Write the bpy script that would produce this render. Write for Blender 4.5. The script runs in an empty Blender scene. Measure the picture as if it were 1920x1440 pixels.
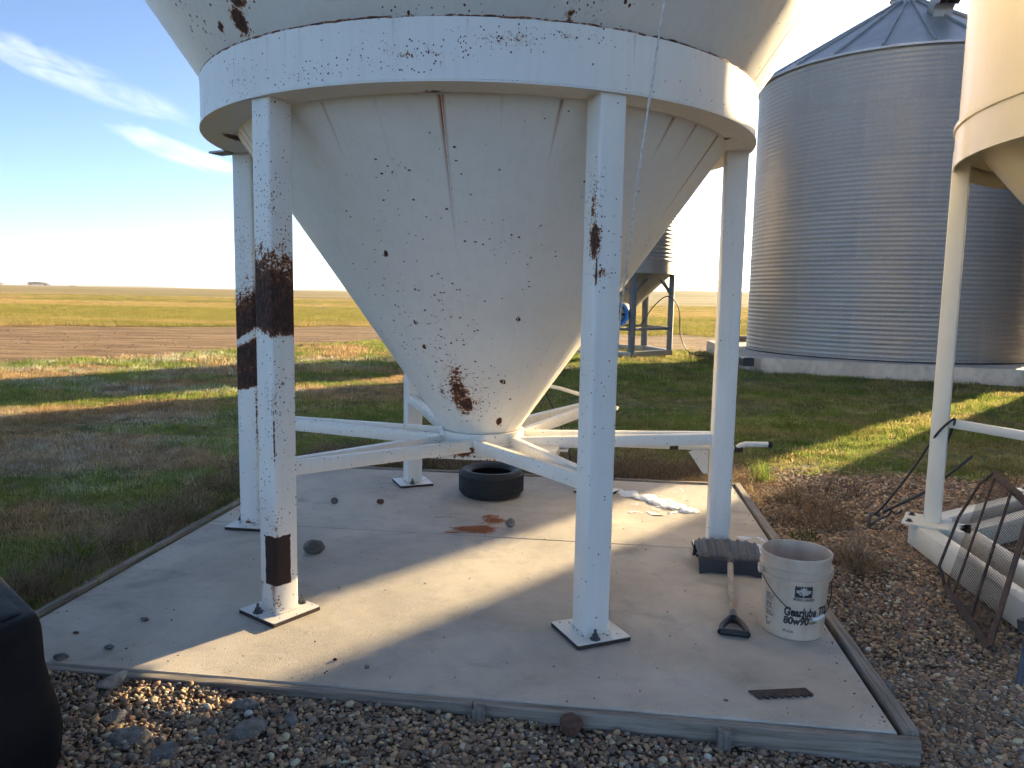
import bpy, math, random
import numpy as np
from mathutils import Vector, Matrix
PI = math.pi
R_ = math.radians
random.seed(7)
rng = np.random.default_rng(11)
sc = bpy.context.scene
COL = sc.collection

# ------------------------------------------------------------------ camera
cam_d = bpy.data.cameras.new("camera")
cam = bpy.data.objects.new("camera", cam_d)
COL.objects.link(cam)
sc.camera = cam
cam_d.sensor_width = 36.0
cam_d.lens = 1442.5 / 1920 * 36.0
cam_d.clip_start = 0.05
cam_d.clip_end = 20000
pitch, roll = R_(6.641), R_(1.062)
Fv = Vector((0, math.cos(pitch), -math.sin(pitch)))
Uv = Vector((0, math.sin(pitch), math.cos(pitch)))
Rv = Vector((1, 0, 0))
R2 = Rv * math.cos(roll) + Uv * math.sin(roll)
U2 = Uv * math.cos(roll) - Rv * math.sin(roll)
cam.matrix_world = Matrix(((R2.x, U2.x, -Fv.x, 0), (R2.y, U2.y, -Fv.y, 0), (R2.z, U2.z, -Fv.z, 1.494), (0, 0, 0, 1)))

# ------------------------------------------------------------------ sky, sun, exposure
SUN_AZ, SUN_EL = R_(42.3), R_(12.4)          # azimuth from +Y towards +X
world = bpy.data.worlds.new("World")
sc.world = world
world.use_nodes = True
wt = world.node_tree
wt.nodes.clear()


class NT:
    """tiny helper to write node trees"""
    def __init__(s, tree):
        s.t = tree
    def n(s, typ, ins=None, **props):
        nd = s.t.nodes.new(typ)
        for k, v in props.items():
            setattr(nd, k, v)
        for k, v in (ins or {}).items():
            s.set(nd.inputs[k], v)
        return nd
    def set(s, sock, v):
        if isinstance(v, bpy.types.NodeSocket):
            s.t.links.new(v, sock)
        elif v is not None:
            if sock.type == 'RGBA' and len(v) == 3:
                v = (*v, 1)
            sock.default_value = v
    def m(s, op, a, b=None, c=None, clamp=False):
        nd = s.t.nodes.new('ShaderNodeMath')
        nd.operation = op
        nd.use_clamp = clamp
        for i, v in enumerate((a, b, c)):
            if v is not None:
                s.set(nd.inputs[i], v)
        return nd.outputs[0]
    def add(s, a, b): return s.m('ADD', a, b)
    def sub(s, a, b): return s.m('SUBTRACT', a, b)
    def mul(s, a, b): return s.m('MULTIPLY', a, b)
    def mx(s, a, b): return s.m('MAXIMUM', a, b)
    def mn(s, a, b): return s.m('MINIMUM', a, b)
    def cl(s, a): return s.m('ADD', a, 0.0, clamp=True)
    def vm(s, op, a, b=None):
        nd = s.t.nodes.new('ShaderNodeVectorMath')
        nd.operation = op
        s.set(nd.inputs[0], a)
        if b is not None:
            s.set(nd.inputs[1], b)
        return nd.outputs['Value'] if op in ('LENGTH', 'DOT_PRODUCT', 'DISTANCE') else nd.outputs[0]
    def xyz(s, v):
        nd = s.n('ShaderNodeSeparateXYZ', {0: v})
        return nd.outputs
    def comb(s, x, y, z):
        return s.n('ShaderNodeCombineXYZ', {0: x, 1: y, 2: z}).outputs[0]
    def noise(s, vec, scale, detail=4, rough=0.55, dist=0.0):
        return s.n('ShaderNodeTexNoise', {'Vector': vec, 'Scale': scale, 'Detail': detail, 'Roughness': rough, 'Distortion': dist}).outputs[0]
    def voro(s, vec, scale, feature='F1', out='Distance'):
        return s.n('ShaderNodeTexVoronoi', {'Vector': vec, 'Scale': scale}, feature=feature).outputs[out]
    def mr(s, v, a, b, c=0.0, d=1.0, smooth=True):
        nd = s.n('ShaderNodeMapRange', {'Value': v, 'From Min': a, 'From Max': b, 'To Min': c, 'To Max': d})
        if smooth:
            nd.interpolation_type = 'SMOOTHSTEP'
        return nd.outputs[0]
    def mix(s, f, a, b, mode='MIX'):
        nd = s.n('ShaderNodeMix', data_type='RGBA', blend_type=mode)
        s.set(nd.inputs[0], f)
        s.set(nd.inputs[6], a)
        s.set(nd.inputs[7], b)
        return nd.outputs[2]
    def bump(s, h, strength=0.3, dist=0.01, nrm=None):
        nd = s.n('ShaderNodeBump', {'Height': h, 'Strength': strength, 'Distance': dist})
        if nrm is not None:
            s.set(nd.inputs['Normal'], nrm)
        return nd.outputs[0]


w = NT(wt)
sky = w.n('ShaderNodeTexSky', sky_type='NISHITA', sun_disc=False, sun_elevation=SUN_EL, sun_rotation=SUN_AZ,
          altitude=700, air_density=0.48, dust_density=1.1, ozone_density=1.6)
gen = w.n('ShaderNodeTexCoord').outputs['Generated']
dx, dy, dz = w.xyz(gen)
az = w.m('ARCTAN2', dx, dy)
el = w.m('ARCSINE', dz)


# one wispy texture, drawn out along the wind, shared by every streak
WA = -0.28
ws_ = w.add(w.mul(az, math.cos(WA)), w.mul(el, math.sin(WA)))
wt_ = w.add(w.mul(az, -math.sin(WA)), w.mul(el, math.cos(WA)))
wis = w.noise(w.comb(w.mul(ws_, 14.0), w.mul(wt_, 58.0), 3.0), 1.0, 5, 0.64, 0.8)


def cirrus(a0, e0, ls, lt, k):
    sv = w.m('DIVIDE', w.sub(ws_, R_(a0) * math.cos(WA) + R_(e0) * math.sin(WA)), R_(ls))
    tv = w.m('DIVIDE', w.sub(wt_, -R_(a0) * math.sin(WA) + R_(e0) * math.cos(WA)), R_(lt))
    m1 = w.sub(1.0, w.add(w.mul(sv, sv), w.mul(tv, tv)))
    return w.mul(w.mul(w.mr(w.add(w.mul(w.cl(m1), 0.34), wis), 0.56, 1.02, smooth=False), w.cl(w.mul(m1, 1.6))), k)


cl = w.mx(cirrus(-29.5, 13.0, 9.0, 1.25, 0.5), cirrus(-23.0, 9.0, 5.6, 0.95, 0.62))
cl = w.mx(cl, cirrus(-60, 9, 14, 2.0, 0.7))
cloudcol = (4.2, 4.3, 4.5)
skybase = w.mix(1.0, sky.outputs[0], (1.05, 1.0, 0.95), 'MULTIPLY')
skycol = w.mix(cl, skybase, cloudcol)
skycol = w.mix(cirrus(-34.5, 2.6, 5.0, 0.42, 0.9), skycol, (2.9, 2.75, 2.85))
bg = w.n('ShaderNodeBackground', {'Color': skycol, 'Strength': 0.06})
world.cycles.sampling_method = 'MANUAL'
world.cycles.sample_map_resolution = 512
wo = w.n('ShaderNodeOutputWorld', {'Surface': bg.outputs[0]})

sun_d = bpy.data.lights.new("sun", 'SUN')
sun_d.energy = 2.9
sun_d.angle = R_(0.55)
sun_d.color = (1.0, 0.79, 0.47)
sun = bpy.data.objects.new("sun", sun_d)
COL.objects.link(sun)
SDIR = Vector((math.sin(SUN_AZ) * math.cos(SUN_EL), math.cos(SUN_AZ) * math.cos(SUN_EL), math.sin(SUN_EL)))
sun.rotation_euler = SDIR.to_track_quat('Z', 'Y').to_euler()
sun.location = (30, 30, 12)

vs = sc.view_settings
vs.view_transform = 'Standard'
vs.look = 'None'
vs.exposure = 2.70
vs.gamma = 1.0
vs.use_curve_mapping = False
sc.render.engine = 'CYCLES'
sc.cycles.use_denoising = True
sc.cycles.max_bounces = 5
sc.cycles.diffuse_bounces = 3
sc.cycles.glossy_bounces = 2
sc.cycles.transparent_max_bounces = 8
sc.cycles.sample_clamp_indirect = 6.0
sc.cycles.use_adaptive_sampling = True
sc.cycles.adaptive_threshold = 0.035
sc.cycles.adaptive_min_samples = 10
sc.cycles.caustics_reflective = False
sc.cycles.caustics_refractive = False


# ------------------------------------------------------------------ mesh helpers
class MB:
    def __init__(s):
        s.v, s.f = [], []
    def quadgrid(s, rows, closed=False):
        """rows: list of lists of points, same length"""
        b = len(s.v)
        n = len(rows[0])
        for r in rows:
            s.v += [tuple(p) for p in r]
        for i in range(len(rows) - 1):
            for j in range(n if closed else n - 1):
                k = (j + 1) % n
                s.f.append((b + i * n + j, b + i * n + k, b + (i + 1) * n + k, b + (i + 1) * n + j))
        return b
    def loft(s, rows, cap=True):
        b = s.quadgrid(rows, True)
        n = len(rows[0])
        if cap:
            s.f.append(tuple(b + j for j in range(n))[::-1])
            s.f.append(tuple(b + (len(rows) - 1) * n + j for j in range(n)))
    def box(s, c, size, rotz=0.0, mat=None):
        hx, hy, hz = size[0] / 2, size[1] / 2, size[2] / 2
        M = mat or Matrix.Rotation(rotz, 3, 'Z')
        b = len(s.v)
        for z in (-hz, hz):
            for x, y in ((-hx, -hy), (hx, -hy), (hx, hy), (-hx, hy)):
                q = M @ Vector((x, y, z))
                s.v.append((c[0] + q.x, c[1] + q.y, c[2] + q.z))
        s.f += [(b + 3, b + 2, b + 1, b), (b + 4, b + 5, b + 6, b + 7)]
        for i in range(4):
            j = (i + 1) % 4
            s.f.append((b + i, b + j, b + 4 + j, b + 4 + i))
    def prism(s, poly, z0, z1, tf=None):
        b = len(s.v)
        n = len(poly)
        for z in (z0, z1):
            for x, y in poly:
                p = (x, y, z)
                s.v.append(tuple(tf(p)) if tf else p)
        s.f.append(tuple(b + i for i in range(n))[::-1])
        s.f.append(tuple(b + n + i for i in range(n)))
        for i in range(n):
            j = (i + 1) % n
            s.f.append((b + i, b + j, b + n + j, b + n + i))
    def bar(s, p0, p1, wd, ht, r=0.0, up=(0, 0, 1), seg=2):
        """rounded rectangular bar between two points"""
        p0, p1 = Vector(p0), Vector(p1)
        d = (p1 - p0).normalized()
        sd = d.cross(Vector(up))
        if sd.length < 1e-4:
            sd = d.cross(Vector((1, 0, 0)))
        sd.normalize()
        u = sd.cross(d).normalized()
        prof = rrect(wd, ht, r, seg)
        s.loft([[p + sd * a + u * b_ for a, b_ in prof] for p in (p0, p1)])
    def tube(s, path, rad, seg=8, cap=True):
        P = [Vector(p) for p in path]
        rads = rad if isinstance(rad, (list, tuple)) else [rad] * len(P)
        rows = []
        t0 = (P[1] - P[0]).normalized()
        a = t0.orthogonal().normalized()
        for i, p in enumerate(P):
            t = ((P[i + 1] if i + 1 < len(P) else p) - (P[i - 1] if i else p)).normalized()
            a = (a - t * a.dot(t)).normalized()
            b = t.cross(a)
            rows.append([p + (a * math.cos(q) + b * math.sin(q)) * rads[i] for q in (2 * PI * k / seg for k in range(seg))])
        s.loft(rows, cap)
    def lathe(s, prof, seg=64, c=(0, 0), a0=0.0, a1=2 * PI, closed=True):
        rows = []
        full = abs(a1 - a0 - 2 * PI) < 1e-6
        n = seg if full else seg + 1
        for r, z in prof:
            rows.append([(c[0] + r * math.cos(a0 + (a1 - a0) * k / seg), c[1] + r * math.sin(a0 + (a1 - a0) * k / seg), z) for k in range(n)])
        s.quadgrid(rows, full)
    def build(s, name, mat, parent=None, smooth=None, loc=None, rotz=0.0):
        me = bpy.data.meshes.new(name)
        me.from_pydata([tuple(p) for p in s.v], [], s.f)
        me.update()
        if smooth is not None:
            for p in me.polygons:
                p.use_smooth = True
            try:
                me.set_sharp_from_angle(angle=R_(smooth))
            except Exception:
                pass
        return link(name, me, mat, parent, loc, rotz)


def rrect(wd, ht, r=0.0, seg=2):
    a, b = wd / 2, ht / 2
    if r <= 0:
        return [(-a, -b), (a, -b), (a, b), (-a, b)]
    out = []
    for cx, cy, q0 in ((a - r, -b + r, -PI / 2), (a - r, b - r, 0), (-a + r, b - r, PI / 2), (-a + r, -b + r, PI)):
        for k in range(seg + 1):
            q = q0 + PI / 2 * k / seg
            out.append((cx + r * math.cos(q), cy + r * math.sin(q)))
    return out


def link(name, me, mat, parent=None, loc=None, rotz=0.0):
    o = bpy.data.objects.new(name, me)
    COL.objects.link(o)
    if mat is not None and not me.materials:
        me.materials.append(mat)
    o.parent = parent
    if loc is not None:
        o.location = loc
    o.rotation_euler[2] = rotz
    return o


def thing(name, label, cat, loc=(0, 0, 0), rotz=0.0, group=None):
    o = bpy.data.objects.new(name, None)
    o.empty_display_size = 0.2
    COL.objects.link(o)
    o.location = loc
    o.rotation_euler[2] = rotz
    return tag(o, label, cat, group)


def tag(o, label=None, cat=None, group=None, kind=None):
    if label: o['label'] = label
    if cat: o['category'] = cat
    if group: o['group'] = group
    if kind: o['kind'] = kind
    return o


def again(o, name, parent, rotz=None, loc=None):
    c = o.copy()
    c.name = name
    COL.objects.link(c)
    c.parent = parent
    if rotz is not None: c.rotation_euler[2] = rotz
    if loc is not None: c.location = loc
    return c


def copy_tree(o, parent=None):
    kids = list(o.children)
    c = o.copy()
    COL.objects.link(c)
    c.parent = parent
    for k in kids:
        copy_tree(k, c)
    return c


def vnoise(x, y, scale, seed=0):
    x = np.asarray(x, float) * scale + seed * 17.3
    y = np.asarray(y, float) * scale + seed * 5.7
    xi, yi = np.floor(x), np.floor(y)
    fx, fy = x - xi, y - yi
    fx, fy = fx * fx * (3 - 2 * fx), fy * fy * (3 - 2 * fy)
    def h(a, b):
        v = np.sin(a * 127.1 + b * 311.7 + seed * 74.7) * 43758.5453
        return v - np.floor(v)
    return (h(xi, yi) * (1 - fx) + h(xi + 1, yi) * fx) * (1 - fy) + (h(xi, yi + 1) * (1 - fx) + h(xi + 1, yi + 1) * fx) * fy


def fbm(x, y, scale, seed=0, octv=4):
    s_, a = 0, 0.5
    for i in range(octv):
        s_ = s_ + a * vnoise(x, y, scale * 2 ** i, seed + i)
        a *= 0.5
    return s_ / (1 - 0.5 ** octv)


# ------------------------------------------------------------------ materials
def mat_new(name):
    m = bpy.data.materials.new(name)
    m.use_nodes = True
    t = NT(m.node_tree)
    b = m.node_tree.nodes['Principled BSDF']
    return m, t, b


def plain(name, col, rough=0.5, metal=0.0, var=0.15, scale=8.0, bump=0.0, bscale=60.0, spec=0.5):
    m, t, b = mat_new(name)
    p = t.n('ShaderNodeTexCoord').outputs['Object']
    nz = t.noise(p, scale, 5, 0.6)
    f = t.mr(nz, 0.3, 0.7)
    t.set(b.inputs['Base Color'], t.mix(f, tuple(c * (1 - var) for c in col), tuple(min(1, c * (1 + var)) for c in col)))
    t.set(b.inputs['Roughness'], t.mr(nz, 0.3, 0.7, rough * 0.85, min(1, rough * 1.15)))
    b.inputs['Metallic'].default_value = metal
    b.inputs['Specular IOR Level'].default_value = spec
    if bump:
        t.set(b.inputs['Normal'], t.bump(t.noise(p, bscale, 4, 0.6), bump, 0.01))
    return m


def painted(name, base=(0.74, 0.73, 0.70), spots=(), bands=(), streaks=(), speck=0.0, scale=110.0, rough=0.42, cyls=(), aniso=(1, 1, 1), dirt=0.12, chip=0.0):
    """weathered steel paint: small chips where spots/bands make it denser, solid rust where dense, brown runs below streak tops"""
    m, t, b = mat_new(name)
    p = t.n('ShaderNodeTexCoord').outputs['Object']
    x, y, z = t.xyz(p)
    big = t.noise(p, 3.1, 3, 0.55)
    D = t.add(speck, t.mul(t.sub(big, 0.5), 0.30 if speck > 0 else 0.0))
    for (cx, cy, cz, rx, ry, rz, amp) in spots:
        q = t.vm('DIVIDE', t.vm('SUBTRACT', p, (cx, cy, cz)), (rx, ry, rz))
        D = t.mx(D, t.mul(t.cl(t.sub(1.0, t.vm('LENGTH', q))), amp))
    for (z0, z1, f0, f1, amp, sx, sy) in bands:
        zz = t.add(z, t.add(t.mul(x, sx), t.mul(y, sy)))
        up = t.mr(zz, z0 - f0, z0 + f0 * 0.3)
        dn = t.mr(zz, z1, z1 + f1, 1.0, 0.0, smooth=False)
        D = t.mx(D, t.mul(t.mul(up, t.m('POWER', dn, 1.8)), amp))
    mid = t.noise(p, 26.0, 4, 0.6)
    for (cx, cy, cz, rho, hz, amp) in cyls:
        dr = t.sub(rho, t.vm('LENGTH', t.vm('MULTIPLY', t.vm('SUBTRACT', p, (cx, cy, cz)), (1, 1, 0))))
        dh = t.sub(hz, t.m('ABSOLUTE', t.sub(z, cz)))
        D = t.mx(D, t.mul(t.cl(t.mul(t.add(t.mn(dr, dh), t.mul(t.sub(mid, 0.5), 0.02)), 90.0)), amp))
    # single chips
    pa = t.vm('MULTIPLY', t.vm('ADD', p, t.vm('MULTIPLY', t.n('ShaderNodeTexNoise', {'Vector': p, 'Scale': scale * .9, 'Detail': 1.0}).outputs['Color'], (.007, .007, .007))), aniso)
    vo = t.n('ShaderNodeTexVoronoi', {'Vector': pa, 'Scale': scale})
    cr, cg, cb_ = t.xyz(vo.outputs['Color'])
    rad = t.add(0.14 + chip, t.mul(t.mul(cg, cg), 0.34))
    on = t.m('LESS_THAN', cr, t.mul(D, 0.95))
    sp = t.mul(t.mr(t.sub(rad, vo.outputs['Distance']), -0.03, 0.05), on)
    # solid rust
    fine = t.add(t.mul(t.noise(p, scale * .8, 5, 0.62), 0.55), t.mul(mid, 0.45))
    over = t.sub(fine, t.sub(0.80, t.mul(D, 0.36)))
    solid = t.mr(over, -0.004, 0.010)
    rust = t.mx(sp, solid)
    deep = t.mx(t.mul(sp, 0.8), t.mr(over, 0.0, 0.11))
    halo = t.mr(over, -0.10, 0.0)
    rn = t.noise(t.vm('MULTIPLY', p, (1.0, 1.0, 0.45)), 75.0, 5, 0.7)
    rustcol = t.mix(deep, t.mix(rn, (0.34, 0.12, 0.035), (0.20, 0.066, 0.022)), t.mix(t.mul(t.mr(rn, 0.38, 0.74), t.mr(over, 0.22, 0.50, 1.0, 0.12)), (0.030, 0.018, 0.015), (0.17, 0.060, 0.024)))
    run = t.noise(t.vm('MULTIPLY', p, (26.0, 26.0, 1.6)), 1.0, 4, 0.6)
    g = t.add(t.mul(t.mr(run, 0.42, 0.75), dirt), t.mul(t.mr(big, 0.35, 0.7), 0.10))
    paintc = t.mix(g, base, tuple(c * k for c, k in zip(base, (0.66, 0.60, 0.50))))
    st = None
    ang = t.m('ARCTAN2', y, x)
    for (a_, hw, ztop, ln, amp) in streaks:
        da = t.m('ABSOLUTE', t.sub(ang, ((a_ + 180) % 360 - 180) * PI / 180))
        tt = t.m('DIVIDE', t.sub(ztop, z), ln)
        wid = t.mul(R_(hw), t.add(0.35, t.mul(t.sub(1.0, t.cl(tt)), 0.65)))
        ww = t.cl(t.sub(1.0, t.m('DIVIDE', da, wid)))
        f = t.mul(t.mul(ww, t.mul(t.cl(t.sub(1.0, tt)), t.m('GREATER_THAN', tt, 0.0))), amp)
        st = f if st is None else t.mx(st, f)
    if st is not None:
        runs = t.noise(t.comb(t.mul(ang, 60.0), t.mul(z, 1.2), 0.0), 1.0, 3, 0.6)
        st = t.cl(t.mul(t.m('POWER', st, 1.4), t.mr(runs, 0.25, 0.65, 0.25, 1.5)))
        paintc = t.mix(st, paintc, (0.36, 0.15, 0.05))
    paintc = t.mix(t.mul(halo, t.cl(t.mul(D, 0.6))), paintc, (0.44, 0.25, 0.13))
    t.set(b.inputs['Base Color'], t.mix(rust, paintc, rustcol))
    t.set(b.inputs['Roughness'], t.add(rough, t.mul(rust, 0.4)))
    b.inputs['Specular IOR Level'].default_value = 0.4
    t.set(b.inputs['Normal'], t.bump(t.noise(p, 4.0, 1, 0.5), 0.22, 0.006))
    return m


def leafy(name, trans=0.45):
    """thin plant blades; the colour comes from the scatter's own tint"""
    m, t, b = mat_new(name)
    t.t.nodes.remove(b)
    a = t.n('ShaderNodeAttribute', attribute_type='INSTANCER', attribute_name='tint').outputs['Color']
    d = t.n('ShaderNodeBsdfDiffuse', {'Color': a})
    tr = t.n('ShaderNodeBsdfTranslucent', {'Color': t.mix(0.5, a, (0.75, 0.85, 0.35), 'MULTIPLY')})
    tr2 = t.n('ShaderNodeBsdfTranslucent', {'Color': a})
    mx = t.n('ShaderNodeMixShader', {0: trans, 1: d.outputs[0], 2: tr2.outputs[0]})
    t.set(t.t.nodes['Material Output'].inputs[0], mx.outputs[0])
    t.t.nodes.remove(tr)
    return m


def stone_mat(name, tint=True, col=(0.3, 0.27, 0.23)):
    m, t, b = mat_new(name)
    p = t.n('ShaderNodeTexCoord').outputs['Object']
    if tint:
        a = t.n('ShaderNodeAttribute', attribute_type='INSTANCER', attribute_name='tint').outputs['Color']
    else:
        a = t.mix(t.mr(t.noise(p, 18, 5, 0.65), 0.35, 0.65), tuple(c * 0.6 for c in col), tuple(c * 1.25 for c in col))
    nz = t.noise(p, 70 if not tint else 2.5, 5, 0.7)
    t.set(b.inputs['Base Color'], t.mix(t.mr(nz, 0.3, 0.75, 0.0, 0.55), a, t.mix(0.5, a, (0.2, 0.18, 0.16))))
    b.inputs['Roughness'].default_value = 0.72
    b.inputs['Specular IOR Level'].default_value = 0.35
    if not tint:
        t.set(b.inputs['Normal'], t.bump(t.noise(p, 55, 6, 0.75), 0.9, 0.02))
    return m


def concrete_mat(name, col=(0.56, 0.485, 0.385), joint_stain=True):
    m, t, b = mat_new(name)
    p = t.n('ShaderNodeTexCoord').outputs['Object']
    big = t.noise(p, 1.3, 5, 0.6, 0.4)
    med = t.noise(p, 7.0, 5, 0.6)
    fine = t.noise(p, 140.0, 4, 0.7)
    c = t.mix(t.mr(big, 0.32, 0.68), tuple(k * 0.80 for k in col), tuple(k * 1.12 for k in col))
    c = t.mix(t.mul(t.mr(med, 0.45, 0.75), 0.35), c, (0.31, 0.27, 0.22))
    stain = t.mr(t.noise(t.vm('MULTIPLY', p, (1.0, 1.5, 1.0)), 1.7, 4, 0.6, 0.5), 0.56, 0.76)
    c = t.mix(t.mul(stain, 0.55), c, (0.20, 0.165, 0.125))
    trow = t.mr(t.noise(p, 2.2, 2, 0.4, 2.5), 0.495, 0.502, 0.0, 1.0)
    trow2 = t.mul(trow, t.sub(1.0, t.mr(t.noise(p, 2.2, 2, 0.4, 2.5), 0.502, 0.52)))
    c = t.mix(t.mul(trow2, 0.30), c, (0.58, 0.56, 0.53))
    c = t.mix(t.mr(fine, 0.58, 0.75, 0.0, 0.5), c, (0.20, 0.18, 0.15))
    t.set(b.inputs['Base Color'], c)
    b.inputs['Roughness'].default_value = 0.85
    h = t.add(t.mul(t.noise(p, 150.0, 3, 0.7), 0.8), t.mul(med, 0.3))
    t.set(b.inputs['Normal'], t.bump(h, 0.6, 0.005))
    return m


def wood_mat(name, a=(0.36, 0.31, 0.25), b_=(0.18, 0.145, 0.11), axis=0):
    m, t, b = mat_new(name)
    p = t.n('ShaderNodeTexCoord').outputs['Object']
    sv = [60.0, 60.0, 60.0]
    sv[axis] = 2.2
    g = t.noise(t.vm('MULTIPLY', p, tuple(sv)), 1.0, 5, 0.65, 0.4)
    c = t.mix(t.mr(g, 0.32, 0.68), b_, a)
    c = t.mix(t.mr(t.noise(p, 5, 4, 0.6), 0.5, 0.8, 0, 0.5), c, tuple(k * 1.35 for k in a))
    t.set(b.inputs['Base Color'], c)
    b.inputs['Roughness'].default_value = 0.85
    t.set(b.inputs['Normal'], t.bump(g, 0.5, 0.006))
    return m


def galv_mat(name, col=(0.39, 0.36, 0.32), rough=0.48):
    m, t, b = mat_new(name)
    p = t.n('ShaderNodeTexCoord').outputs['Object']
    sp = t.voro(p, 45.0, out='Color')
    spv = t.xyz(sp)[0]
    big = t.noise(t.vm('MULTIPLY', p, (1.0, 1.0, 0.25)), 1.4, 4, 0.6)
    c = t.mix(spv, tuple(k * 0.90 for k in col), tuple(min(1, k * 1.08) for k in col))
    c = t.mix(t.mr(big, 0.35, 0.7, 0.0, 0.4), c, (0.28, 0.275, 0.265))
    t.set(b.inputs['Base Color'], c)
    b.inputs['Metallic'].default_value = 0.65
    t.set(b.inputs['Roughness'], t.add(t.mul(spv, 0.10), rough))
    return m


M = {}
M['galv'] = galv_mat('galvanised_steel')
M['galv_roof'] = galv_mat('galvanised_roof', (0.50, 0.475, 0.44), 0.40)
M['bolt'] = plain('zinc_bolt', (0.45, 0.45, 0.44), 0.45, 0.6)
M['black_rubber'] = plain('black_rubber', (0.018, 0.018, 0.019), 0.62, 0, 0.3, 30, 0.3, 120)
M['black_plastic'] = plain('black_plastic', (0.020, 0.020, 0.023), 0.42, 0, 0.25, 12, 0.12, 90)
M['rope'] = plain('white_rope', (0.82, 0.79, 0.73), 0.9, 0, 0.2, 60, 0.6, 300)
M['cable'] = plain('dark_cable', (0.035, 0.034, 0.036), 0.6)
M['iron'] = plain('rusty_iron', (0.075, 0.048, 0.036), 0.85, 0.1, 0.5, 22, 0.5, 90)
M['dark_steel'] = plain('dark_grey_steel', (0.085, 0.088, 0.092), 0.55, 0.25, 0.2)
M['concrete'] = concrete_mat('pad_concrete')
M['concrete2'] = concrete_mat('base_concrete', (0.64, 0.54, 0.42))
M['board'] = wood_mat('weathered_board')
M['board_y'] = wood_mat('weathered_board_side', axis=1)
M['stake'] = wood_mat('weathered_stake', (0.26, 0.235, 0.20), (0.12, 0.10, 0.08), axis=2)
M['ash'] = wood_mat('ash_handle', (0.50, 0.42, 0.32), (0.28, 0.21, 0.14), axis=1)
M['grey_bin'] = plain('grey_paint', (0.13, 0.14, 0.15), 0.5, 0.0, 0.12)
M['white_paint'] = plain('white_paint', (0.74, 0.73, 0.69), 0.4, 0, 0.06, 4)
M['ice'] = plain('granular_ice', (0.80, 0.82, 0.85), 0.5, 0, 0.12, 90, 0.8, 160)
M['stone_rock'] = stone_mat('field_stone', False, (0.22, 0.19, 0.16))
M['stone_red'] = stone_mat('reddish_stone', False, (0.21, 0.095, 0.055))
M['stone_white'] = stone_mat('pale_stone', False, (0.46, 0.42, 0.37))
M['stone_grey'] = stone_mat('grey_stone', False, (0.30, 0.285, 0.26))
M['stone_rough'] = stone_mat('rough_grey_stone', False, (0.30, 0.28, 0.25))
M['pebble'] = stone_mat('pebble', True)
M['grass'] = leafy('grass_blade', 0.5)
M['straw'] = leafy('straw', 0.4)

# ================================================================== GROUND
BIN = Vector((-0.20, 4.606))
PHI = R_(-6.82)
PADC = (-0.20, 4.57)


def to_pad(x, y):
    x, y = np.asarray(x) - PADC[0], np.asarray(y) - PADC[1]
    return x * math.cos(PHI) + y * math.sin(PHI), -x * math.sin(PHI) + y * math.cos(PHI)


def sstep(v, a, b):
    t = np.clip((np.asarray(v, float) - a) / (b - a), 0, 1)
    return t * t * (3 - 2 * t)


def gz(x, y):
    x, y = np.asarray(x, float), np.asarray(y, float)
    dd_ = np.clip(x + 2.1, 0, 3.6)
    near = -0.008 - 0.012 * dd_ - 0.0042 * dd_ ** 2
    left = sstep(-x, 1.9, 2.6) * sstep(y, 2.8, 3.6)
    near = near * (1 - left) + (-0.015) * left
    f = sstep(np.hypot(x, y - 4), 4, 14)
    z = near * (1 - f) + (-0.10) * f
    z = z + 0.018 * (fbm(x, y, 0.9, 3) - 0.5) * 2 * sstep(np.hypot(x + .2, y - 4.5), 2.5, 4.5)
    z = z - 0.17 * sstep(y, 8, 15.5) * sstep(x, 1.5, 6) * (1 - sstep(y, 30, 60))
    d = np.hypot(x, y)
    a = np.degrees(np.arctan2(x, np.maximum(y, 1e-3)))
    roll_ = (fbm(x, y, 0.012, 5) - 0.5) * 1.2 * sstep(d, 60, 250)
    hill = 7.0 * sstep(a, 1, 13) * sstep(d, 130, 650) + 0.9 * sstep(-a, -2, 14) * sstep(d, 150, 520)
    far = (5 + 4 * np.sin(a * 0.45 + 1) + 2.5 * np.sin(a * 1.7)) * sstep(d, 2500, 4300) * sstep(30 - a, 0, 30)
    return z + roll_ + hill + far


def zones(x, y):
    """gravel, lawn, dirt weights (numpy); the rest is stubble field"""
    x, y = np.asarray(x, float), np.asarray(y, float)
    lx, ly = to_pad(x, y)
    wob = (fbm(x, y, 0.7, 9) - 0.5)
    g1 = sstep(lx, -2.35, -1.95) * sstep(3.15 + wob * 0.6 - y, -0.15, 0.15)
    g2 = sstep(lx, 1.6, 1.8) * sstep(7.05 + wob * 0.9 - y, -0.3, 0.3)
    g3 = sstep(2.5 - y, -0.2, 0.2) * sstep(x, -2.6, -2.2)
    gravel = np.clip(g1 + g2 + g3, 0, 1)
    d1 = sstep(y + (x + 10) * -0.62 + wob * 3, 13.6, 15.2) * (x < 2) + (x >= 2) * sstep(y + wob * 3, 25.5, 27)
    y2 = np.where(x < -6, 30 + (x + 20) * 0.42, 35.5)
    d2 = sstep(y2 + wob * 3 - y, -0.8, 0.8)
    edge_near = np.where(x < -4.3, 15.5 + (x + 10.4) * 1.55, np.where(x < 2, 24.5, 26.0))
    d1 = sstep(y - np.maximum(edge_near, 14.5) + wob * 2.5, -0.6, 0.6)
    dirt = d1 * d2
    lawn = (1 - d1) * (1 - gravel)
    return gravel, lawn, dirt


def axis(lo, hi, step, far_lo, far_hi, g=1.085):
    a = list(np.arange(lo, hi + 1e-6, step))
    s_ = step
    while a[-1] < far_hi:
        s_ *= g
        a.append(a[-1] + s_)
    s_ = step
    b = [lo]
    while b[-1] > far_lo:
        s_ *= g
        b.append(b[-1] - s_)
    return np.array(b[:0:-1] + a)


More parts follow.
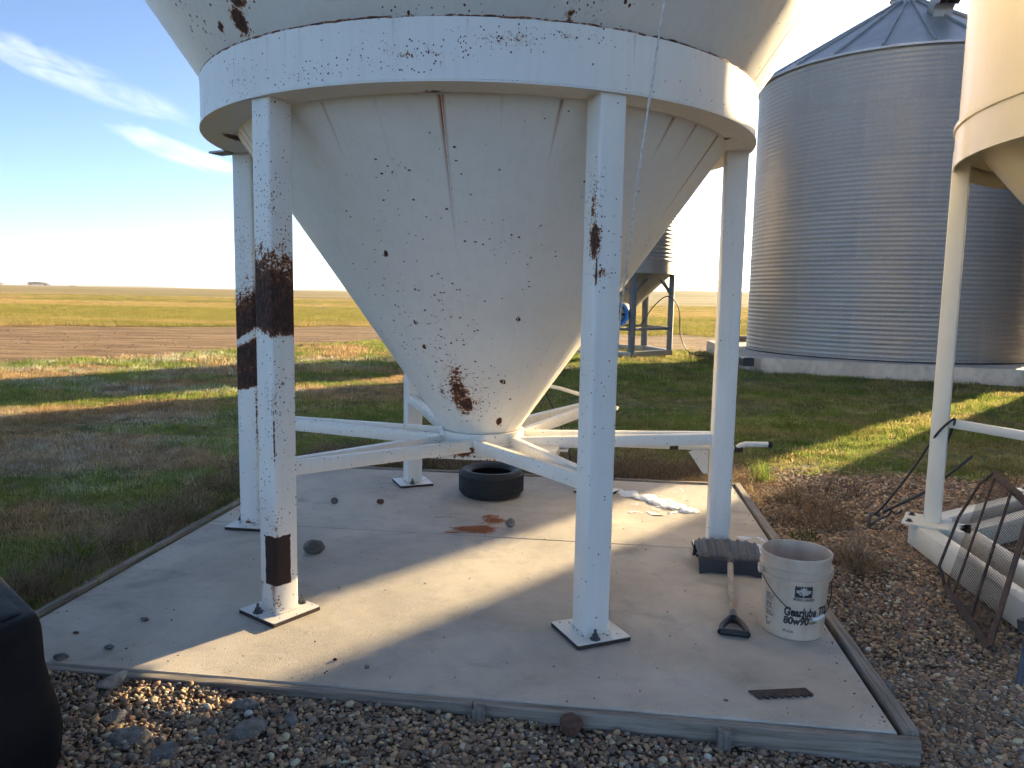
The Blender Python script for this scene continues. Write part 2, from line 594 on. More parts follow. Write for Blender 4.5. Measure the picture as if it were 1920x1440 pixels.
gxs = axis(-6, 7, 0.16, -6000, 6000)
gys = axis(1.0, 9.5, 0.16, -300, 7000)
GX, GY = np.meshgrid(gxs, gys)
gxv, gyv = GX.ravel(), GY.ravel()
gzv = gz(gxv, gyv)
nx, ny = len(gxs), len(gys)
idx = np.arange(nx * ny).reshape(ny, nx)
faces = np.stack([idx[:-1, :-1], idx[:-1, 1:], idx[1:, 1:], idx[1:, :-1]], -1).reshape(-1, 4)
me = bpy.data.meshes.new('ground')
me.from_pydata(np.stack([gxv, gyv, gzv], 1).tolist(), [], faces.tolist())
za, zl, zd = zones(gxv, gyv)
ca = me.color_attributes.new('zone', 'FLOAT_COLOR', 'POINT')
ca.data.foreach_set('color', np.stack([za, zl, zd, np.ones_like(za)], 1).astype(np.float32).ravel())
for p_ in me.polygons:
    p_.use_smooth = True

m, t, b = mat_new('ground_soil')
p = t.n('ShaderNodeTexCoord').outputs['Object']
zn = t.n('ShaderNodeAttribute', attribute_name='zone').outputs['Color']
zr, zg, zb = t.xyz(zn)
ns = t.noise(p, 2.3, 5, 0.65)
sh = t.mul(t.sub(ns, 0.5), 0.5)
fg = t.mr(t.add(zr, sh), 0.42, 0.58)
fl = t.mr(t.add(zg, sh), 0.42, 0.58)
fd = t.mr(t.add(zb, sh), 0.40, 0.60)
px, py, pz = t.xyz(p)
# stubble field: wide bands of straw and green regrowth, drawn out along the rows
wv = t.noise(t.vm('MULTIPLY', p, (0.010, 0.045, 0.0)), 1.0, 5, 0.6, 0.4)
wv2 = t.noise(t.vm('MULTIPLY', p, (0.05, 0.35, 0.0)), 1.0, 4, 0.6)
fcol = t.mix(t.mr(wv, 0.44, 0.56), (0.40, 0.28, 0.115), (0.25, 0.215, 0.065))
fcol = t.mix(t.mr(wv2, 0.45, 0.70, 0.0, 0.6), fcol, (0.40, 0.27, 0.11))
nearband = t.mul(t.mr(py, 33.0, 42.0), t.mr(py, 62.0, 80.0, 1.0, 0.0))
fcol = t.mix(t.mul(nearband, 0.55), fcol, (0.27, 0.24, 0.05))
weed = t.mul(t.mul(t.mr(py, 80.0, 88.0), t.mr(py, 104.0, 112.0, 1.0, 0.0)), t.mul(t.mr(px, -78.0, -66.0), t.mr(px, -34.0, -24.0, 1.0, 0.0)))
fcol = t.mix(t.mul(weed, t.mr(t.noise(t.vm('MULTIPLY', p, (0.12, 0.5, 0.0)), 1.0, 4, 0.6), 0.35, 0.55)), fcol, (0.11, 0.055, 0.03))
fcol = t.mix(t.mr(t.noise(t.vm('MULTIPLY', p, (0.3, 1.0, 1.0)), 1.2, 5, 0.7), 0.4, 0.7, 0.0, 0.4), fcol, (0.16, 0.11, 0.045))
lcol = t.mix(t.mr(t.noise(p, 0.9, 6, 0.7), 0.38, 0.62), (0.11, 0.125, 0.048), (0.21, 0.17, 0.09))
lcol = t.mix(t.mr(t.noise(p, 14, 5, 0.7), 0.5, 0.75, 0.0, 0.7), lcol, (0.28, 0.215, 0.13))
dcol = t.mix(t.mr(t.noise(t.vm('MULTIPLY', p, (0.35, 1.3, 1.0)), 1.0, 6, 0.7), 0.35, 0.65), (0.185, 0.108, 0.052), (0.36, 0.235, 0.12))
dcol = t.mix(t.mr(t.noise(p, 5.5, 6, 0.75), 0.52, 0.75, 0.0, 0.7), dcol, (0.48, 0.36, 0.20))
pv = t.voro(p, 62.0)
pc = t.xyz(t.voro(p, 62.0, out='Color'))[0]
gcol = t.mix(pc, (0.12, 0.085, 0.058), (0.38, 0.28, 0.19))
gcol = t.mix(t.mr(pv, 0.25, 0.6), gcol, (0.055, 0.040, 0.028))
col = t.mix(fl, fcol, lcol)
col = t.mix(fd, col, dcol)
col = t.mix(fg, col, gcol)
t.set(b.inputs['Base Color'], col)
b.inputs['Roughness'].default_value = 0.95
b.inputs['Specular IOR Level'].default_value = 0.15
hh = t.add(t.mul(t.noise(p, 9.0, 6, 0.75), 0.6), t.add(t.mul(t.noise(p, 1.5, 4, 0.6), 1.2), t.mul(t.mul(fg, pv), -0.5)))
t.set(b.inputs['Normal'], t.bump(hh, 0.7, 0.05))
M['ground'] = m
tag(link('ground', me, m), 'farm yard ground of gravel, mown grass, bare soil and stubble field', kind='structure')

# ------------------------------------------------------------------ concrete pad with form boards
pad = bpy.data.objects.new('concrete_pad', None)
COL.objects.link(pad)
pad.location = (PADC[0], PADC[1], 0)
pad.rotation_euler[2] = PHI
tag(pad, 'square concrete pad with board edges under the white hopper bin', kind='structure')
X0, X1, Y0, Y1 = -1.755, 1.80, -1.835, 1.70
for (ya, yb) in ((Y0, 0.062), (0.068, Y1)):
    mb = MB()
    n_ = 28
    prof = []
    c_ = 0.006
    rows = []
    for z_, ins in ((-0.22, 0), (-c_, 0), (0.0, c_)):
        xs0, xs1, ys0, ys1 = X0 + ins, X1 - ins, ya + ins, yb - ins
        rows.append([(xs0, ys0, z_), (xs1, ys0, z_), (xs1, ys1, z_), (xs0, ys1, z_)])
    mb.loft(rows)
    mb.build('slab', M['concrete'], pad)


def rough_board(name, p0, p1, wd, ht, mat, parent, seed):
    rr = random.Random(seed)
    p0, p1 = Vector(p0), Vector(p1)
    d = (p1 - p0)
    sd = Vector((d.y, -d.x, 0)).normalized()
    n_ = 22
    rows = []
    for i in range(n_ + 1):
        c = p0 + d * i / n_
        prof = rrect(wd, ht, 0.005, 1)
        wob = rr.uniform(-0.002, 0.002)
        rows.append([c + sd * (a + wob + rr.uniform(-.0012, .0012)) + Vector((0, 0, bb + rr.uniform(-.0015, .0015))) for a, bb in prof])
    mb = MB()
    mb.loft(rows)
    return mb.build(name, mat, parent)


bz = -0.085
rough_board('board', (X0 - 0.06, Y0 - 0.024, bz), (0.30, Y0 - 0.024, bz), 0.040, 0.165, M['board'], pad, 1)
rough_board('board', (0.304, Y0 - 0.025, bz), (X1 + 0.065, Y0 - 0.026, bz - 0.004), 0.040, 0.165, M['board'], pad, 2)
rough_board('board', (X0 - 0.045, Y1 + 0.05, bz + .015), (X0 - 0.045, Y0, bz + .015), 0.038, 0.17, M['board_y'], pad, 3)
rough_board('board', (X1 + 0.048, Y0, bz + .012), (X1 + 0.040, Y1 + 0.05, bz + .012), 0.050, 0.17, M['board_y'], pad, 4)
rough_board('board', (X0 - 0.02, Y1 + 0.028, bz + .012), (X1 + 0.012, Y1 + 0.028, bz + .012), 0.038, 0.17, M['board'], pad, 5)
for (sx, sy, tz, rz_) in ((-1.62, Y0 - 0.068, -0.022, 0.05), (-0.72, Y0 - 0.07, -0.012, 0.1), (0.33, Y0 - 0.070, 0.006, 0.0), (1.20, Y0 - 0.072, -0.006, -0.03), (X1 + 0.098, 0.62 - 1.0, -0.005, 0.05), (X1 + 0.10, -1.45, -0.012, 0.0)):
    mb = MB()
    mb.loft([[(a, c, -0.28) for a, c in rrect(.028, .028)], [(a, c, -0.012) for a, c in rrect(.046, .044)], [(a, c, 0) for a, c in rrect(.040, .038)]])
    mb.build('stake', M['stake'], pad, loc=(sx, sy, tz), rotz=rz_)

# ================================================================== WHITE HOPPER BIN
W = 0.122
LEGR = 1.444
RB, RT = 2.317, 2.548
RR = 1.52


def cone_r(z): return 0.222 + (z - 0.68) * 0.698
def ucone_r(z): return 1.497 + (z - RT) * 0.690
def pol(a, r, z): return (r * math.cos(R_(a)), r * math.sin(R_(a)), z)
def cpt(a, z): return pol(a, cone_r(z), z)
def upt(a, z): return pol(a, ucone_r(z), z)


WHITE = (0.86, 0.815, 0.73)
M['cone'] = painted('hopper_paint', WHITE, spots=[
    (*cpt(265, 0.88), .12, .16, .15, 1.42), (*cpt(261, 0.96), .11, .2, .18, 1.35), (*cpt(262, 1.03), .15, .3, .30, 1.0), (*cpt(270, 0.95), .22, .25, .35, 0.75),
    (*cpt(256, 1.27), .33, .5, .52, 0.46), (*cpt(262, 1.85), .5, .5, .45, 0.10), (*cpt(240, 1.6), .3, .4, .6, 0.18),
    (*cpt(300, 0.77), .03, .05, .065, 1.7), (*cpt(293.5, 1.02), .026, .05, .026, 1.9), (*cpt(294, 1.37), .018, .05, .026, 1.7),
    (*cpt(247.8, 1.21), .022, .05, .026, 1.7), (*cpt(248, 1.68), .028, .06, .030, 1.7), (*cpt(248.4, 1.34), .02, .05, .022, 1.7),
    (*cpt(258, 2.02), .13, .2, .08, 0.55), (*cpt(247, 0.95), .04, .12, .24, 0.9), (*cpt(290, 1.7), .3, .4, .4, .10)],
    streaks=[(271.2, 1.0, 2.30, 0.70, 1.15), (292.6, 0.7, 2.30, 0.30, 0.9), (247.6, 0.6, 2.30, 0.28, 0.8), (318, 1.0, 2.30, 0.22, 1.0), (326, 0.7, 2.30, 0.22, 0.9), (338, 1.1, 2.3, 0.5, 1.2), (204, 1.3, 2.30, 0.5, 1.2), (210, 1.0, 2.30, 0.45, 1.0), (215, 0.9, 2.3, .4, 1.0), (282, .5, 2.3, .2, .35), (259, .5, 2.3, .5, .35), (304, .7, 2.3, .2, .5)],
    speck=0.005, scale=80.0, aniso=(0.75, 0.75, 1.25))
M['upper'] = painted('bin_paint', WHITE, spots=[
    (*upt(239.7, 2.72), .12, .12, .17, 1.75), (*upt(237.5, 2.62), .08, .10, .13, 1.7), (*upt(232, 2.63), .035, .07, .06, 1.4), (*upt(296, 2.62), .25, .25, .2, 0.62), (*upt(292, 2.58), .05, .1, .05, 1.3),
    (*upt(228, 2.68), .3, .3, .25, 0.40), (*upt(268, 2.56), .5, .3, .04, 0.6)], speck=0.03, scale=52.0, aniso=(1.2, 1.2, .8))
M['ring'] = painted('ring_paint', WHITE, spots=[
    (*pol(283, RR, 2.47), .34, .25, .075, 0.78), (*pol(268, RR, 2.41), .42, .3, .10, 0.66), (*pol(252, RR, 2.36), .40, .3, .08, .48), (*pol(235, RR, 2.40), .24, .24, .15, 0.50), (*pol(292, RR, 2.50), .3, .3, .05, .6)],
    streaks=[(243, .5, 2.54, .2, .35), (247, .35, 2.54, .16, .3), (250, .3, 2.55, .22, .3), (266, .4, 2.54, .15, .5), (277, .3, 2.54, .1, .4), (303, .35, 2.54, .2, .5), (234, .4, 2.54, .2, .25), (228, .4, 2.54, .2, .25)],
    bands=[(2.305, 2.312, .004, .012, .75, 0, 0)], speck=0.035, scale=105.0)
M['ringbot'] = painted('ring_underside_paint', (0.82, 0.77, 0.68), spots=[(*pol(271, 1.36, 2.31), .10, .07, .1, 1.3), (*pol(201, 1.36, 2.31), .08, .20, .1, 1.7), (*pol(344, 1.36, 2.31), .1, .1, .1, 1.3)], speck=0.0)
a4 = R_(240)
c4 = (LEGR * math.cos(a4), LEGR * math.sin(a4))
edge4 = (c4[0] + W / 2 * (math.cos(a4) - math.sin(a4)), c4[1] + W / 2 * (math.sin(a4) + math.cos(a4)))   # corner that faces the camera
M['legL1'] = painted('leg_paint_banded', WHITE, spots=[(*edge4, 0.42, .08, .08, .12, 0.85), (*edge4, 0.08, .05, .06, .10, 0.95), (*edge4, 0.85, .010, .010, .26, 2.2), (*edge4, 0.98, .08, .10, .24, .8), (*edge4, 1.86, .13, .13, .22, .72), (*edge4, 2.1, .1, .1, .1, .4), (edge4[0] + .04, edge4[1] + .03, 1.08, .06, .05, .02, 1.3)],
    bands=[(1.255, 1.34, .09, .66, 1.75, 0.20, -0.05), (1.06, 1.07, .02, .05, .5, .3, .1)], cyls=[(*edge4, .268, .082, .118, 3.0)], streaks=[(241.5, .9, 0.16, 0.15, 1.2), (238.2, .5, .16, .11, .8)], speck=0.16, scale=100.0)
M['legL2'] = painted('leg_paint_striped', WHITE, spots=[(-LEGR, -W / 2, 1.75, .14, .1, .25, .6), (-LEGR + .06, -W / 2, 0.75, .012, .05, .5, 1.1), (-LEGR, -W / 2, .03, .1, .1, .05, 1.2)],
    bands=[(0.945 + .32, 1.03 + .32, .05, .07, 1.75, -0.25, 0), (1.08 + .66, 1.20 + .66, .06, .09, 1.7, -0.5, 0), (1.31 + .80, 1.36 + .80, .06, .55, 1.7, -0.6, 0)], speck=0.10, scale=95.0)
a5 = R_(300)
c5 = (LEGR * math.cos(a5), LEGR * math.sin(a5))
edge5 = (c5[0] + W / 2 * (math.cos(a5) + math.sin(a5)), c5[1] + W / 2 * (math.sin(a5) - math.cos(a5)))
M['legR1'] = painted('leg_paint_spattered', WHITE, spots=[(edge5[0] - .02, edge5[1] + .015, 1.72, .07, .08, .15, 1.6), (*edge5, 1.60, .014, .014, .14, 1.9), (edge5[0] + .02, edge5[1], 1.585, .12, .12, .05, 1.0), (edge5[0] - .03, edge5[1] + .02, 1.86, .09, .09, .26, .95), (*edge5, 1.0, .005, .005, 1.2, 1.3), (*edge5, .72, .010, .010, .05, 1.6), (edge5[0] + .05, edge5[1], 1.68, .1, .1, .3, .3)],
    speck=0.04, scale=100.0)
M['leg'] = painted('leg_paint', WHITE, speck=0.05, scale=100.0)
M['brace'] = painted('brace_paint', (0.84, 0.79, 0.69), speck=0.10, scale=110.0)
M['plate'] = painted('plate_paint', (0.80, 0.755, 0.67), speck=0.16, scale=70.0)
M['platedge'] = plain('bare_plate_edge', (0.055, 0.035, 0.026), 0.85, 0, 0.4, 60)
M['gate'] = painted('gate_paint', (0.80, 0.75, 0.65), spots=[(-.04, -.3, .60, .16, .2, .07, 1.5), (0.12, -.3, .58, .1, .2, .08, .9)], speck=0.20, scale=60.0)
M['weld'] = painted('weld_bead_rusty', (0.55, 0.53, 0.5), speck=0.9, scale=40.0)
M['weld_foot'] = painted('weld_fillet_paint', (0.78, 0.73, 0.64), speck=0.55, scale=60.0)
M['seam'] = painted('seam_paint', WHITE, speck=0.22, scale=90.0)

hb = thing('hopper_bin', 'white rust-spotted steel hopper bin on six legs over the concrete pad', 'grain bin', (BIN.x, BIN.y, 0), PHI)
SEG = 128
mb = MB()
mb.lathe([(cone_r(0.68), 0.68), (cone_r(0.95), 0.95), (cone_r(1.4), 1.4), (cone_r(1.9), 1.9), (cone_r(RB + .03), RB + .03)], SEG)
cone = mb.build('cone', M['cone'], hb, 40, loc=(0.018, 0, 0))
mb = MB()
mb.lathe([(RR - .014, RB), (RR, RB + .001), (RR, RT), (RR - .014, RT + .002)], SEG)
ring = mb.build('ring_band', M['ring'], hb, 30)
mb = MB()
mb.lathe([(1.325, RB), (1.325, RB - .010), (RR + .006, RB - .010), (RR + .006, RB - .002), (RR - .01, RB)], SEG)
mb.build('ring_flange', M['ringbot'], hb, 30)
mb = MB()
mb.lathe([(ucone_r(RT), RT), (ucone_r(2.8), 2.8), (ucone_r(3.2), 3.2), (ucone_r(3.2) + .006, 3.215)], SEG)
mb.build('upper_cone', M['upper'], hb, 30)
mb = MB()
RD = ucone_r(3.2)
mb.lathe([(RD + .004, 3.213), (RD + .004, 6.6)], 96)
drum = mb.build('drum', M['upper'], hb, 30)
mb = MB()
mb.lathe([(RD + .06, 6.58), (RD + .06, 6.61), (0.3, 7.45), (0.3, 7.55), (0.001, 7.6)], 96)
mb.build('roof', M['upper'], hb, 30)
# weld bead round the ring's top
mb = MB()
pth = []
rr_ = random.Random(5)
rads = []
for k in range(241):
    a = 2 * PI * k / 240
    pth.append(((RR - .006) * math.cos(a), (RR - .006) * math.sin(a), RT + .003 + rr_.uniform(-.003, .003)))
    rads.append(rr_.uniform(.004, .009))
mb.tube(pth, rads, 6, False)
mb.build('weld_bead', M['weld'], hb, 60)
# vertical weld seams, sixteen round the cone
mb = MB()
rows = []
for i in range(25):
    z = 0.70 + (2.30 - 0.70) * i / 24
    r = cone_r(z)
    wv_ = .0020 + rr_.uniform(-.0005, .0006)
    rows.append([(r - .002, -wv_, z), (r + .0009, -wv_ * .5, z), (r + .0009, wv_ * .5, z), (r - .002, wv_, z)])
mb.quadgrid(rows)
seam0 = mb.build('weld_seam', M['seam'], hb, 60, loc=(0.018, 0, 0), rotz=R_(1.3))
for k in range(1, 16):
    again(seam0, 'weld_seam', hb, rotz=R_(1.3 + 22.5 * k))
mb = MB()
rows = []
for i in range(9):
    z = RT + .01 + (3.2 - RT - .01) * i / 8
    r = ucone_r(z)
    rows.append([(r - .002, -.004, z), (r + .0010, -.001, z), (r + .0010, .001, z), (r - .002, .004, z)])
mb.quadgrid(rows)
us0 = mb.build('weld_seam', M['seam'], hb, 60, rotz=R_(5))
for k in range(1, 16):
    again(us0, 'weld_seam', hb, rotz=R_(5 + 22.5 * k))


def hexbolt(mb, c, r, h, up=Vector((0, 0, 1)), stud=0.0):
    up = Vector(up).normalized()
    a = up.orthogonal().normalized()
    b_ = up.cross(a)
    c = Vector(c)
    ringp = lambda q, rad: [c + up * q + (a * math.cos(k * PI / 3) + b_ * math.sin(k * PI / 3)) * rad for k in range(6)]
    mb.loft([ringp(0, r * 1.7), ringp(h * .2, r * 1.7), ringp(h * .22, r), ringp(h, r), ringp(h * 1.05, r * .45), ringp(h * 1.05 + stud, r * .45)])


leg_names = {0: 'leg', 1: 'leg', 2: 'leg', 3: 'legL2', 4: 'legL1', 5: 'legR1'}
leg_lab = {3: 'leg with dark slanting rust stripes behind the front left leg', 4: 'front left leg with a broad rust band and a brown patch at its foot', 5: 'front right leg with rust spatter on its corner'}
for k in range(6):
    a = R_(60 * k)
    c = (LEGR * math.cos(a), LEGR * math.sin(a))
    def cs(prof, z):
        return [(c[0] + x * math.cos(a) - y * math.sin(a), c[1] + x * math.sin(a) + y * math.cos(a), z) for x, y in prof]
    mb = MB()
    pr = rrect(W, W, .011, 3)
    mb.loft([cs(pr, z) for z in (0.016, 0.5, 1.1, 1.7, RB - .010)])
    lg = mb.build('leg', M[leg_names[k]], hb, 50)
    if k in leg_lab:
        lg['label'] = leg_lab[k]
    mb = MB()
    mb.loft([cs(rrect(.262, .262, .004, 1), z) for z in (0.0015, 0.0175)])
    bp = mb.build('base_plate', M['platedge'], lg)
    mb = MB()
    mb.loft([cs(rrect(.258, .258, .004, 1), z) for z in (0.0177, 0.0205)])
    mb.build('plate_top', M['plate'], lg)
    mb = MB()
    loop = [Vector(q_) for q_ in cs(rrect(W + .008, W + .008, .012, 2), 0.0235)]
    loop = [loop[i].lerp(loop[(i + 1) % len(loop)], f_) for i in range(len(loop)) for f_ in (0, .25, .5, .75)]
    mb.tube(loop + [loop[0]], [rr_.uniform(.005, .0085) for _ in range(len(loop) + 1)], 6)
    mb.build('weld_fillet', M['weld_foot'], lg, 60)
    for s_ in ((.098, -.03), (-.098, .03)):
        q = cs([s_], 0.0205)[0]
        mb = MB()
        hexbolt(mb, q, .0145, .022, stud=.02)
        mb.build('anchor_bolt', M['dark_steel'], lg, 30)
# braces: two bars from every leg to the collar
for k in range(6):
    for s_ in (-1, 1):
        a = R_(60 * k)
        p0 = Vector(((LEGR - .062) * math.cos(a) - s_ * .028 * math.sin(a), (LEGR - .062) * math.sin(a) + s_ * .028 * math.cos(a), 0.680))
        a1 = R_(60 * k + s_ * 27.5)
        p1 = Vector((.262 * math.cos(a1) + .018, .262 * math.sin(a1), 0.628))
        mb = MB()
        mb.bar(p0, p1, .048, .066, .005)
        mb.build('brace', M['brace'], hb, 50)
mb = MB()
mb.lathe([(.235, .69), (.257, .69), (.257, .635), (.285, .633), (.285, .622), (.2, .622), (.2, .69)], 48)
mb.build('collar', M['gate'], hb, 40, loc=(.018, 0, 0))
gate = None
mb = MB()
mb.bar((-.27, -.03, .590), (.50, -.03, .590), .54, .060, .004)
gate = mb.build('slide_gate', M['gate'], hb, 40)
mb = MB()
mb.bar((-.275, -.303, .618), (.50, -.303, .618), .012, .012)
mb.bar((-.275, -.303, .560), (.42, -.303, .560), .014, .010)
mb.build('gate_rail', M['gate'], gate)
mb = MB()
mb.bar((.53, -.18, .60), (.53, .12, .60), .05, .006)
mb.build('gate_bracket', M['brace'], gate)
# gate shaft with crank handle
mb = MB()
mb.tube([(.2, .115, .598), (1.0, .115, .598), (1.50, .115, .600), (1.545, .115, .602), (1.575, .115, .622), (1.60, .115, .630), (1.73, .115, .634)], .0165, 10)
shaft = mb.build('gate_shaft', M['brace'], hb, 60)
mb = MB()
mb.tube([(1.73, .115, .634), (1.752, .115, .6345)], .0195, 10)
mb.build('grip_end', M['black_rubber'], shaft, 40)
for x_ in (1.155, 1.535):
    mb = MB()
    mb.tube([(x_, .115, .599), (x_ + .05, .115, .599)], .0205, 10)
    mb.build('shaft_sleeve', M['iron'], shaft, 40)
mb = MB()
mb.prism([(1.27, .57), (1.388, .625), (1.388, .44), (1.36, .44)], -.004, .004, tf=lambda p_: (p_[0], .115 + p_[2], p_[1]))
mb.build('gusset', M['brace'], hb)
mb = MB()
mb.bar((-1.50, -.08, RB - .014), (-1.62, -.04, RB - .014), .10, .012)
mb.build('lug', M['galv'], hb)
# bent white pipe behind the cone
mb = MB()
mb.tube([(.10, .95, .88), (.30, .90, .86), (.45, .86, .838), (.62, .80, .80), (.85, .72, .73)], .014, 8)
mb.build('air_pipe', M['brace'], hb, 60)
mb = MB()
mb.tube([(.30, .95, .86), (.40, 1.0, .65), (.50, 1.05, .40), (.55, 1.1, .1)], .005, 6)
mb.build('pull_cord', M['cable'], hb, 60)

# rope hanging from the bin's top
mb = MB()
rp = [(.72, 2.82, 6.66), (.74, 2.70, 6.63), (.66, 2.58, 4.3), (.545, 2.84, 2.83), (.507, 3.05, 2.257), (.487, 3.22, 1.855), (.474, 3.42, 1.414), (.462, 3.43, 1.15)]
n_ = 300
strands = []
P = [Vector(q) for q in rp]
def along(P, u):
    L = [(P[i + 1] - P[i]).length for i in range(len(P) - 1)]
    T_ = sum(L) * u
    for i, l in enumerate(L):
        if T_ <= l or i == len(L) - 1:
            return P[i].lerp(P[i + 1], T_ / l)
        T_ -= l
for sN in range(2):
    pth = []
    for i in range(n_ + 1):
        u = i / n_
        c = along(P, u)
        q = u * 2 * PI * 110 + sN * PI
        pth.append(c + Vector((math.cos(q), math.sin(q), 0)) * .0024)
    mb.tube(pth, .0036, 5)
tag(mb.build('rope', M['rope'], None, 60), 'thin white rope hanging down past the ring to the front right leg', 'rope')

# ================================================================== GALVANISED SILOS
SILO = (10.15, 21.08)
SR, SZ0, SZ1 = 3.59, 0.10, 7.18
NRING, NSH = 6, 8
SH = (SZ1 - SZ0) / NRING


def corr_sheet(R, h, arc, ncor, amp, cols, per=6):
    mb = MB()
    rows = []
    n = ncor * per
    for i in range(n + 1):
        z = h * i / n
        r = R + amp * math.cos(2 * PI * i / per)
        rows.append([(r * math.cos(arc * j / cols), r * math.sin(arc * j / cols), z) for j in range(cols + 1)])
    mb.quadgrid(rows)
    return mb


def make_silo(label, loc, rotz, group):
    root = thing('corrugated_silo', label, 'silo', (loc[0], loc[1], 0), rotz, group)
    arc = 2 * PI / NSH
    sh0 = None
    for r in range(NRING):
        for k in range(NSH):
            ang = k * arc + (arc / 2 if r % 2 else 0)
            if sh0 is None:
                sh0 = corr_sheet(SR, SH + .004, arc + .012, 11, .0062, 26).build('wall_sheet', M['galv'], root, 60, loc=(0, 0, SZ0), rotz=ang)
            else:
                again(sh0, 'wall_sheet', root, rotz=ang, loc=(0.0 + .002 * math.cos(ang) * (k % 2), .002 * math.sin(ang) * (k % 2), SZ0 + r * SH + (0.0 if r == 0 else -.001)))
    mb = MB()
    for r in range(NRING):
        for k in range(NSH):
            ang = k * arc + (arc / 2 if r % 2 else 0)
            for q in range(13):
                for da in (.004, .017):
                    a = ang + da * (1 if q % 2 else .8)
                    z = SZ0 + r * SH + (q + .5) * SH / 13
                    hexbolt(mb, ((SR + .006) * math.cos(a), (SR + .006) * math.sin(a), z), .0065, .005, (math.cos(a), math.sin(a), 0))
        for q in range(88):
            a = 2 * PI * q / 88
            hexbolt(mb, ((SR + .007) * math.cos(a), (SR + .007) * math.sin(a), SZ0 + r * SH + .05), .0065, .005, (math.cos(a), math.sin(a), 0))
    tag(mb.build('bolts', M['bolt'], root), kind='stuff')
    # roof of ribbed wedge panels
    NP = 22
    pa = 2 * PI / NP
    ZT, RTOP, APEX = SZ1 - .01, SR + .07, 9.18
    p0 = p1 = None
    for k in range(NP):
        if p0 is None:
            mb = MB()
            rows = []
            for i in range(9):
                f = i / 8
                r = RTOP + (0.32 - RTOP) * f
                z = ZT + (APEX - ZT) * f
                rows.append([(r * math.cos(pa * j / 8), r * math.sin(pa * j / 8), z + .012 * math.sin(PI * j / 8) * (1 - f)) for j in range(9)])
            rows.insert(0, [(RTOP * math.cos(pa * j / 8), RTOP * math.sin(pa * j / 8), ZT - .045) for j in range(9)])
            mb.quadgrid(rows)
            p0 = mb.build('roof_panel', M['galv_roof'], root, 30)
            mb = MB()
            mb.bar((RTOP + .01, 0, ZT + .02), (.33, 0, APEX + .02), .05, .075, .01)
            p1 = mb.build('roof_rib', M['galv_roof'], root, 40)
        else:
            again(p0, 'roof_panel', root, rotz=pa * k)
            again(p1, 'roof_rib', root, rotz=pa * k)
    mb = MB()
    mb.lathe([(.40, APEX - .06), (.40, APEX + .12), (.46, APEX + .12), (.1, APEX + .32), (.001, APEX + .33)], 32)
    mb.build('peak_cap', M['galv_roof'], root, 40)
    # goose-neck roof vents
    for va in (R_(268), R_(60)):
        vr = 2.0
        va_ = va - rotz
        vz = ZT + (APEX - ZT) * (1 - vr / RTOP) - .05
        mb = MB()
        prof = []
        d = Vector((math.cos(va_), math.sin(va_), 0))
        s_ = Vector((-math.sin(va_), math.cos(va_), 0))
        for q in range(9):
            th = PI * 0.80 * q / 8
            cpt_ = d * (vr - .30 + .30 * (1 - math.cos(th))) + Vector((0, 0, vz + .34 + .30 * math.sin(th)))
            tn = Vector((0, 0, 1)) * math.sin(th) * -1 + d * -math.cos(th)
            prof.append((cpt_, (d * -math.cos(th) + Vector((0, 0, 1)) * math.sin(th))))
        rows = [[d * (vr - .30) + d * x + s_ * y + Vector((0, 0, vz - .1)) for x, y in rrect(.34, .46)]]
        for cp_, nn in prof:
            rows.append([cp_ + nn * (-x) * 1.0 + s_ * y for x, y in rrect(.34, .46)])
        mb.quadgrid(rows, True)
        v_ = mb.build('roof_vent', M['galv'], root, 35)
        mb = MB()
        mb.bar(d * (vr + .28) + Vector((0, 0, vz - .18)) - s_ * .23, d * (vr + .28) + Vector((0, 0, vz - .18)) + s_ * .23, .25, .012)
        mb.build('vent_apron', M['galv'], v_)
    mb = MB()
    mb.lathe([(SR - .01, SZ0 + .03), (SR + .022, SZ0 + .028), (SR + .03, SZ0 - .003)], 96)
    mb.build('base_sealant', M['black_rubber'], root, 40)
    return root


silo1 = make_silo('large corrugated galvanised silo with ribbed cone roof on a concrete base', SILO, R_(8), 'row of galvanised silos')
silo2 = copy_tree(silo1)
silo2['label'] = 'corrugated galvanised silo next in the row, past the right edge of view'
silo2.location = (15.66, 15.64, 0)
silo2.scale = (1, 1, 0.82)
silo3 = copy_tree(silo1)
silo3['label'] = 'corrugated galvanised silo third in the row, far past the right edge of view'
silo3.location = (21.3, 10.0, 0)
silo3.scale = (1, 1, 0.82)
for c in (SILO, (15.66, 15.64), (21.3, 10.0)):
    mb = MB()
    if c == SILO:       # slab with one long straight front edge
        poly = [(5.75 - c[0], 18.5 - c[1]), (11.9 - c[0], 15.9 - c[1]), (14.9 - c[0], 19.2 - c[1]), (13.8 - c[0], 25.3 - c[1]), (6.45 - c[0], 25.6 - c[1])]
        dz_ = 0.0
    else:
        poly = [((SR + .45) / math.cos(PI / 8) * math.cos(PI / 8 + k * PI / 4 + R_(8)), (SR + .45) / math.cos(PI / 8) * math.sin(PI / 8 + k * PI / 4 + R_(8))) for k in range(8)]
        dz_ = -0.022
    inn = [(x * .997, y * .997) for x, y in poly]
    mb.loft([[(x, y, -.6) for x, y in poly], [(x, y, SZ0 - .018 + dz_) for x, y in poly], [(x, y, SZ0 - .004 + dz_) for x, y in inn]])
    o = mb.build('concrete_base', M['concrete2'], None, loc=(c[0], c[1], 0))
    tag(o, 'raised concrete base under a galvanised silo', kind='structure')

